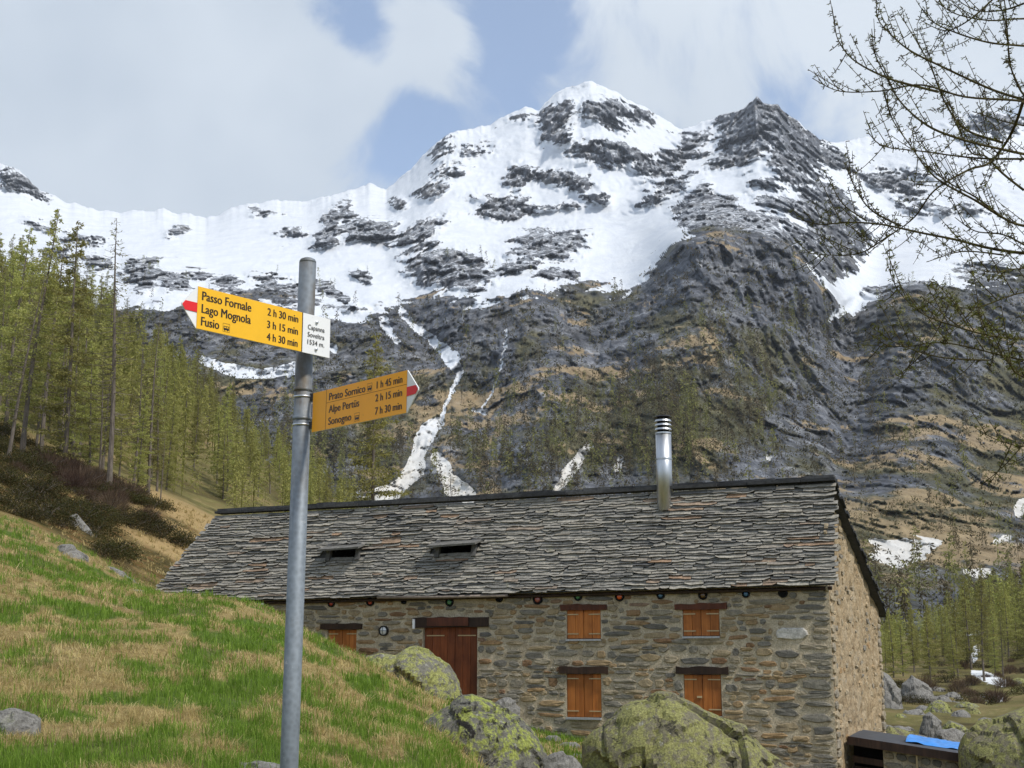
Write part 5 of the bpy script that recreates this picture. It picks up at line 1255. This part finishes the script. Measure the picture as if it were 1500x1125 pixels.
    lod(pts, rng.uniform(5, 9, n) * np.where(px < 1410, .52, .85), 'valley_wood', 'mass of larches filling the valley floor beyond the boulders', 'needle_green', 230, .17)
    PX, PY, X, Yv, Z, snow, below = MT
    def mask(px, py):
        m = 0.8 * np.exp(-(((px - 960) / 130) ** 2 + ((py - 635) / 75) ** 2)) + .6 * np.exp(-(((px - 750) / 130) ** 2 + ((py - 695) / 40) ** 2)) + .30 * np.exp(-(((px - 1090) / 80) ** 2 + ((py - 560) / 70) ** 2))
        m = m + .22 * np.exp(-(((px - 900) / 70) ** 2 + ((py - 425) / 16) ** 2)) + .25 * np.exp(-(((px - 1400) / 170) ** 2 + ((py - 890) / 60) ** 2)) + .5 * np.exp(-(((px - 480) / 90) ** 2 + ((py - 650) / 70) ** 2)) + .3 * np.exp(-(((px - 1200) / 120) ** 2 + ((py - 480) / 30) ** 2)) + .35 * np.exp(-(((px - 330) / 120) ** 2 + ((py - 480) / 25) ** 2)) + .05
        return m
    inside = (PX > -10) & (PX < 1510) & (PY > 375) & (PY < 935) & (snow < .4)
    w = (mask(PX, PY) * inside / (1 + 0 * PX)).ravel(); w = w * (.25 + (fbm(PX / 28, PY / 20, 0, 3, 77).ravel() > -.05)); idx = rng.choice(len(w), 2300, replace=False, p=w / w.sum())
    pts = np.stack([X.ravel()[idx], Yv.ravel()[idx], Z.ravel()[idx] - .3], 1); hs = rng.uniform(5, 13, len(idx)) * np.clip(pts[:, 1] / 500, .75, 1.2)
    br = rng.random(len(idx)) < .6
    lod(pts[br], hs[br], 'far_wood', 'sparse brown larch wood on the cliffs above the roof', 'needle_brown', 44, .14); lod(pts[~br], hs[~br], 'far_wood', 'sparse dark green wood on the cliffs above the roof', 'needle_dark', 44, .14)
make_forest()
def make_scrub():
    rng = np.random.default_rng(77); PX, PY, X, Y, Z, snow, below = MT
    ok = (PX > -10) & (PX < 1510) & (PY < 935) & (snow < .3) & (below > .6)
    w = (ok * (.35 + (fbm(PX / 22, PY / 16, 0, 4, 177, .6) > 0))).ravel().astype(float)
    for nm, n, mat, lab in (('scrub', 11000, 'needle_brown', 'brown alder scrub scattered over the cliffs'), ('scrub', 7000, 'shrub_leaf', 'dark juniper scrub scattered over the cliffs')):
        idx = rng.choice(len(w), n, replace=False, p=w / w.sum()); C = np.stack([X.ravel()[idx], Y.ravel()[idx], Z.ravel()[idx]], 1); k = 9
        size = np.repeat(rng.uniform(.5, 1.9, n) * np.clip(C[:, 1] / 700, .35, 1.3), k); P = np.repeat(C, k, 0) + rng.normal(size=(n * k, 3)) * size[:, None] * .55
        cr = TriSoup(); D = rng.normal(size=(n * k, 3)) + np.array((0, 0, .8)); cr.tufts(P, D, size * rng.uniform(.8, 1.5, n * k), size * rng.uniform(.14, .26, n * k), np.clip(rng.normal(.4, .28, n * k), 0, 1), rng)
        tag(link(nm, cr.mesh(nm, M[mat])), lab, 'scrub', kind='stuff')
make_scrub()

# ------------------------------------------------------------------ the near larch at the right edge
def make_near_larch():
    rnd = random.Random(4); rng = np.random.default_rng(4); Y0 = 8.0
    zc = lambda a, b: (1150 + a / 2.009, b / 2.009)
    base = at(1790, 900, Y0 + .4); base.z = gz(base.x, base.y) - .2
    root = empty('near_larch', base, 'larch just coming into leaf with bare knobbly twigs reaching over the valley', 'tree')
    tr = MB(); cr = TriSoup(); off = Vector(base)
    tr.tube([Vector((0, 0, z)) + Vector((math.sin(z) * .04, 0, 0)) for z in np.linspace(0, 9, 10)], [.17 * (1 - z / 10) + .01 for z in np.linspace(0, 9, 10)], 12)
    tr.build('trunk', M['bark'], root, True)
    LIMBS = [ # zoom coordinates, depth offset, green
     ([(80,230),(160,268),(280,268),(400,250),(530,285),(703,298),(860,330),(1180,420)], 0, .4),
     ([(145,55),(155,115),(200,175),(290,225),(370,250),(450,270)], .1, .4), ([(245,390),(290,430),(400,445),(560,465),(703,468),(900,470),(1180,520)], -.3, .4),
     ([(385,0),(430,60),(500,95),(600,125),(703,135),(900,150),(1180,250)], .3, .5), ([(270,-30),(272,50),(310,100),(370,150),(470,200),(600,260),(690,290),(800,320)], .2, .4),
     ([(255,85),(265,160),(300,230),(340,300),(420,370),(520,410),(640,440),(760,465)], -.2, .4), ([(180,480),(200,540),(250,615),(340,665)], .1, .4),
     ([(25,640),(100,660),(180,655),(280,660),(400,685),(500,705),(600,730),(703,745),(900,760),(1180,800)], .25, .6), ([(300,270),(310,340),(370,430),(440,520),(560,590),(640,640),(703,665),(900,700),(1180,760)], 0, .5),
     ([(390,460),(470,530),(560,580),(640,640)], -.2, .4), ([(703,560),(640,510),(590,460),(540,440),(480,300),(440,250)], .4, .4), ([(620,-10),(540,60),(470,90),(400,60)], .3, .4),
     ([(645,-10),(655,100),(665,200),(720,300),(860,380)], -.4, .6), ([(700,300),(680,360),(650,420),(600,480),(540,500),(440,560),(380,640),(300,700),(240,750)], .15, .4),
     ([(330,30),(380,110),(430,200),(470,300),(530,380),(640,420)], .5, .4), ([(130,530),(170,600),(240,650)], .3, .5), ([(40,740),(120,750),(220,745),(310,690)], .3, .8),
     ([(300,770),(330,850),(400,920),(500,960),(620,990),(760,1000),(1180,1020)], -1.2, .9), ([(430,830),(470,890),(560,905),(703,860),(900,840),(1180,860)], -.9, 1.0),
     ([(225,1015),(350,1020),(480,1010),(703,1060),(900,1080),(1180,1060)], -1.0, 1.0), ([(570,900),(580,960),(610,1010),(660,1070),(703,1110),(900,1180)], -1.1, 1.0), ([(250,960),(330,1010),(450,1050),(600,1060)], -.9, .9),
     ([(520,770),(600,800),(703,790),(900,800),(1180,830)], -.5, .8), ([(560,1260),(640,1300),(760,1310),(1180,1250)], -1.0, 1.0),
     ([(440,0),(500,40),(600,60),(703,55),(900,60),(1180,160)], .5, .5), ([(480,-20),(560,30),(640,30),(703,10)], .1, .5), ([(500,640),(560,680),(640,690),(703,720)], .0, .5), ([(560,330),(620,350),(703,370),(900,400),(1180,470)], .5, .4), ([(420,770),(520,740),(640,750)], .1, .6)]
    def smooth(P, n):
        P = [np.array(p) for p in P]; out = []
        for i in range(len(P) - 1):
            p0, p1, p2, p3 = P[max(i - 1, 0)], P[i], P[i + 1], P[min(i + 2, len(P) - 1)]
            for k in range(n): t = k / n; out.append(.5 * ((2 * p1) + (-p0 + p2) * t + (2 * p0 - 5 * p1 + 4 * p2 - p3) * t * t + (-p0 + 3 * p1 - 3 * p2 + p3) * t ** 3))
        out.append(P[-1]); return np.array(out)
    def spurs(wood, P, green, dens=1.0):
        seg = np.linalg.norm(np.diff(P, axis=0), axis=1); cum = np.concatenate([[0], np.cumsum(seg)]); n = int(cum[-1] / .026 * dens)
        if n < 1: return
        t = np.sort(rng.uniform(0, cum[-1], n)); Q = np.stack([np.interp(t, cum, P[:, k]) for k in range(3)], 1)
        i = np.clip(np.searchsorted(cum, t) - 1, 0, len(seg) - 1); D = (P[i + 1] - P[i]) / (seg[i, None] + 1e-9)
        r = rng.normal(size=(n, 3)); r[:, 2] += .35; r = r - D * (r * D).sum(1, keepdims=True); r /= np.linalg.norm(r, axis=1, keepdims=True)
        for q, d in zip(Q, r):
            L = rng.uniform(.010, .026); wood.tube([q, q + d * L], [.0024, .0032], 4, True)
            g = rng.random() < .25 + .65 * green
            if g:
                k = 2 + int(5 * green); dd = rng.normal(size=(k, 3)) * .8 + d[None] * 1.0
                cr.tufts(np.repeat((q + d * L)[None], k, 0), dd, rng.uniform(.011, .02 + .012 * green, k), rng.uniform(.0016, .003, k), np.clip(rng.normal(.5, .25, k), 0, 1), rng)
    for pl, dz, green in LIMBS:
        P = []; wood = MB()
        if pl[0][0] > pl[-1][0]: pl = pl[::-1]
        m = len(pl)
        for j, (a, b) in enumerate(pl): px, py = zc(a, b); P.append(at(px, py, Y0 + dz + .25 * math.sin(j * 1.3 + dz * 5)) - off)
        P = smooth(P, 6); rad = np.linspace(.0024, .003 + .0010 * m, len(P)) * (.7 if green > .75 else 1); tip = 0
        if np.linalg.norm(P[-1] - P[0]) > 1.2 and pl[-1][0] > 800: P = np.vstack([P, [[0, 0, P[-1][2] + .1]]]); rad = np.append(rad, rad[-1] * 1.15)
        wood.tube([Vector(p) for p in P], list(rad), 6); vis = P[P[:, 0] + off.x < 3.65]
        if len(vis) > 3: spurs(wood, vis, green)
        # side twigs
        k = 3
        while k < len(vis) - 2:
            p = vis[k]; d = vis[k] - vis[k + 1]; d /= np.linalg.norm(d) + 1e-9; L = rnd.uniform(.10, .34) * min(1, .5 + k / 14)
            sd = np.array((rnd.uniform(-.25, .25), rnd.uniform(-.6, .6), rnd.choice((1, 1, -1)) * rnd.uniform(.5, 1.0))); dd = d * .8 + sd; dd /= np.linalg.norm(dd)
            T = np.array([p + dd * L * t + np.array((0, 0, .12 * L * t * t)) + d * .12 * L * t * t for t in np.linspace(0, 1, 6)])
            wood.tube([Vector(q) for q in T], list(np.linspace(.0034, .0018, 6)), 4); spurs(wood, T, green, 1.15); k += rnd.choice((1, 2, 2, 3))
        wood.build('limb', M['twig'], root, True)
    link('needles', cr.mesh('needles', M['bud']), root)
make_near_larch()

# ------------------------------------------------------------------ heath shrubs and meadow grass
def make_shrubs():
    rnd = random.Random(8); rng = np.random.default_rng(8)
    def shrub(seed, leaf, n=1500, twig=False):
        cr = TriSoup(); r = np.random.default_rng(seed)
        a = r.uniform(0, 6.283, n); e = np.arccos(r.uniform(0, 1, n)); q = r.uniform(.35, 1, n) ** .6; q = q * (1 + .35 * fbm(np.cos(a) * 2, np.sin(a) * 2, e * 2, 3, seed))
        P = np.stack([q * np.sin(e) * np.cos(a), q * np.sin(e) * np.sin(a), q * np.cos(e) * (.72 if not twig else 1.1)], 1)
        if twig:
            D = P * .8 + r.normal(size=(n, 3)) * .25 + np.array((0, 0, .6)); cr.tufts(P * .5, D, r.uniform(.3, .6, n), r.uniform(.004, .009, n), r.uniform(0, 1, n), r)
        else: cr.tufts(P, r.normal(size=(n, 3)) + P * .8, r.uniform(.05, .10, n), r.uniform(.014, .03, n), np.clip(r.normal(.45, .25, n), 0, 1), r)
        w = MB()
        for k in range(14):
            aa = rnd.uniform(0, 6.28); t = rnd.uniform(.2, .8); w.tube([(0, 0, -.1), (math.cos(aa) * t * .4, math.sin(aa) * t * .4, .35), (math.cos(aa) * t, math.sin(aa) * t, .6)], [.02, .013, .005], 4, False)
        return w.mesh('stems', M['bark']), cr.mesh('foliage', M[leaf])
    PR = [shrub(1, 'shrub_leaf'), shrub(2, 'shrub_leaf'), shrub(3, 'shrub_leaf'), shrub(4, 'shrub_twig', 700, True), shrub(5, 'shrub_twig', 700, True)]
    proto = {}
    def put(i, px, Y, sc, lab, grp):
        p = at(px, 800, Y); loc = Vector((p.x, Y, gz(p.x, Y) - .1))
        if i not in proto:
            o = empty('shrub', loc, lab, 'shrub', grp); link('stems', PR[i][0], o); link('foliage', PR[i][1], o); proto[i] = o
        else: o = copy_tree(proto[i]); o.location = loc; tag(o, lab, 'shrub', grp)
        o.scale = (sc, sc, sc * rnd.uniform(.7, 1.05)); o.rotation_euler.z = rnd.uniform(0, 6.28)
    n = 0
    while n < 130:
        px = rnd.uniform(-60, 285); Y = rnd.uniform(43.5, 70)
        qx, qy = px, proj(at(px, 800, Y).x, Y, gz(at(px, 800, Y).x, Y))[1]
        line = 690 + .33 * px                                   # upper edge of the heath
        if px > 150 and qy < 745 + (px - 150) * .32: continue
        if px > 170 and qy > 768 + (px - 170) * .38: continue
        sc_ = rnd.uniform(.45, 1.1); put(rnd.choice((0, 1, 2)), px, Y, sc_, '%s dark evergreen shrub %s' % ('broad' if sc_ > .85 else ('small' if sc_ < .6 else 'rounded'), 'on the ridge above the pale hay slope' if px > 190 else ('around the tilted grey slab on the heath' if abs(px - 118) < 45 and Y < 53 else ('at the lower edge of the heath by the meadow' if Y < 51 else 'high on the heath below the larches'))), 'evergreen shrubs on the heath'); n += 1
    for k in range(34): put(rnd.choice((3, 4)), rnd.gauss(105, 45), rnd.uniform(54, 66), rnd.uniform(.7, 1.5), 'leafless reddish brown shrub under the larches', 'bare shrubs on the heath')
    for k in range(45): put(rnd.choice((0, 3, 4)), rnd.uniform(1290, 1520), rnd.uniform(62, 125), rnd.uniform(.5, 1.2), 'low brown undergrowth shrub on the valley floor', 'undergrowth on the valley floor')
    for k in range(16): put(rnd.choice((0, 1)), rnd.gauss(185, 25), rnd.uniform(60, 66), rnd.uniform(.6, 1.1), 'low dark evergreen shrub on the brown heath slope', 'evergreen shrubs on the heath')
make_shrubs()

def make_grass():
    rng = np.random.default_rng(12)
    def blades(N, ymin, ymax, straw, name, label, nb, hr, wd, mat, lie, bank=False):
        th = rng.uniform(R(-23), R(8), N); Y = np.exp(rng.uniform(math.log(ymin), math.log(ymax), N)); x = Y * np.tan(th)
        pn = patch_noise(x, Y) + .10 + rng.normal(0, .12, N); s = sstep(-.14, .16, pn); keep = (rng.random(N) < (s if straw else 1 - s * .93))
        z = ground(x, Y); px, py = proj(x, Y, z)
        q = np.stack([x - C0.x, Y - C0.y], 1); sfr = q @ np.array((DF.x, DF.y)); wfr = q @ np.array((DG.x, DG.y))
        keep &= ~((sfr > -.1) & (sfr < HL + 1.0) & (wfr > -.06)) & (px < 935) & (py < 1160) & ~((Y > 42.5) & (px < 200))
        if bank: keep = (px > -20) & (px < 335) & ~((sfr > -.1) & (sfr < HL + 2.2) & (wfr > -.3)) & (rng.random(N) < .85)
        x, Y, z = x[keep], Y[keep], z[keep]; n = len(x)
        x = np.repeat(x, nb); y = np.repeat(Y, nb); z = np.repeat(z, nb); m = len(x)
        clump = np.repeat(rng.uniform(0, 6.283, n), nb); tn = np.repeat(np.clip(rng.normal(.5, .2, n), 0, 1), nb) + rng.normal(0, .14, m)
        x = x + rng.normal(0, .05, m); y = y + rng.normal(0, .05, m)
        a = rng.uniform(0, 6.283, m); 
        if lie: a = clump + rng.normal(0, .7, m)
        h = rng.uniform(*hr, m) * (1 + .7 * fbm(x / .6, y / .6, 0, 3, 66)) * np.repeat(np.where(rng.random(n) < .08, 1.5, 1.0), nb); out = h * rng.uniform(.15, .75, m) * (1.9 if lie else 1); up = h * (rng.uniform(.18, .6, m) if lie else rng.uniform(.75, 1.05, m))
        dx, dy = np.cos(a), np.sin(a); w = wd * rng.uniform(.6, 1.3, m) * np.clip(y / 20, .7, 1.6); sx, sy = -dy * w, dx * w
        V = np.stack([np.stack([x + sx, y + sy, z - .02], 1), np.stack([x - sx, y - sy, z - .02], 1),
                      np.stack([x + dx * out * .4 - sx * .7, y + dy * out * .4 - sy * .7, z + up * .7], 1), np.stack([x + dx * out * .4 + sx * .7, y + dy * out * .4 + sy * .7, z + up * .7], 1),
                      np.stack([x + dx * out, y + dy * out, z + up], 1)], 1).reshape(-1, 3)
        b = np.arange(m) * 5; Fc = np.concatenate([np.stack([b, b + 1, b + 2], 1), np.stack([b, b + 2, b + 3], 1), np.stack([b + 3, b + 2, b + 4], 1)])
        tag(link(name, mesh_np(name, V, Fc, M[mat], False, dict(tone=np.repeat(np.clip(tn, 0, 1), 5)))), label, 'grass', kind='stuff')
    blades(9000, 44, 78, True, 'dry_grass', 'pale matted hay on the bank behind the roof corner', 6, (.16, .34), .008, 'straw', True, True)
    blades(30000, 10.5, 46, False, 'grass', 'short fresh green grass covering the meadow slope', 6, (.07, .17), .0055, 'grass', False)
    blades(26000, 10.5, 46, True, 'dry_grass', 'flattened straw coloured tufts of last year grass in the meadow', 7, (.10, .22), .005, 'straw', True)
make_grass()

# ------------------------------------------------------------------ the air of the valley
def make_haze():
    m = bpy.data.materials.new('haze'); m.use_nodes = True; N = m.node_tree.nodes; N.clear()
    out = N.new('ShaderNodeOutputMaterial'); v = N.new('ShaderNodeVolumePrincipled')
    v.inputs['Color'].default_value = (.80, .88, 1, 1); v.inputs['Density'].default_value = 6e-5; v.inputs['Anisotropy'].default_value = .1
    m.node_tree.links.new(v.outputs[0], out.inputs['Volume'])
    mb = MB(); mb.box(-4200, 4200, -420, 5200, -14, 1900); o = mb.build('haze', m); tag(o, 'thin blue mountain haze filling the valley', 'haze', kind='stuff')
make_haze()
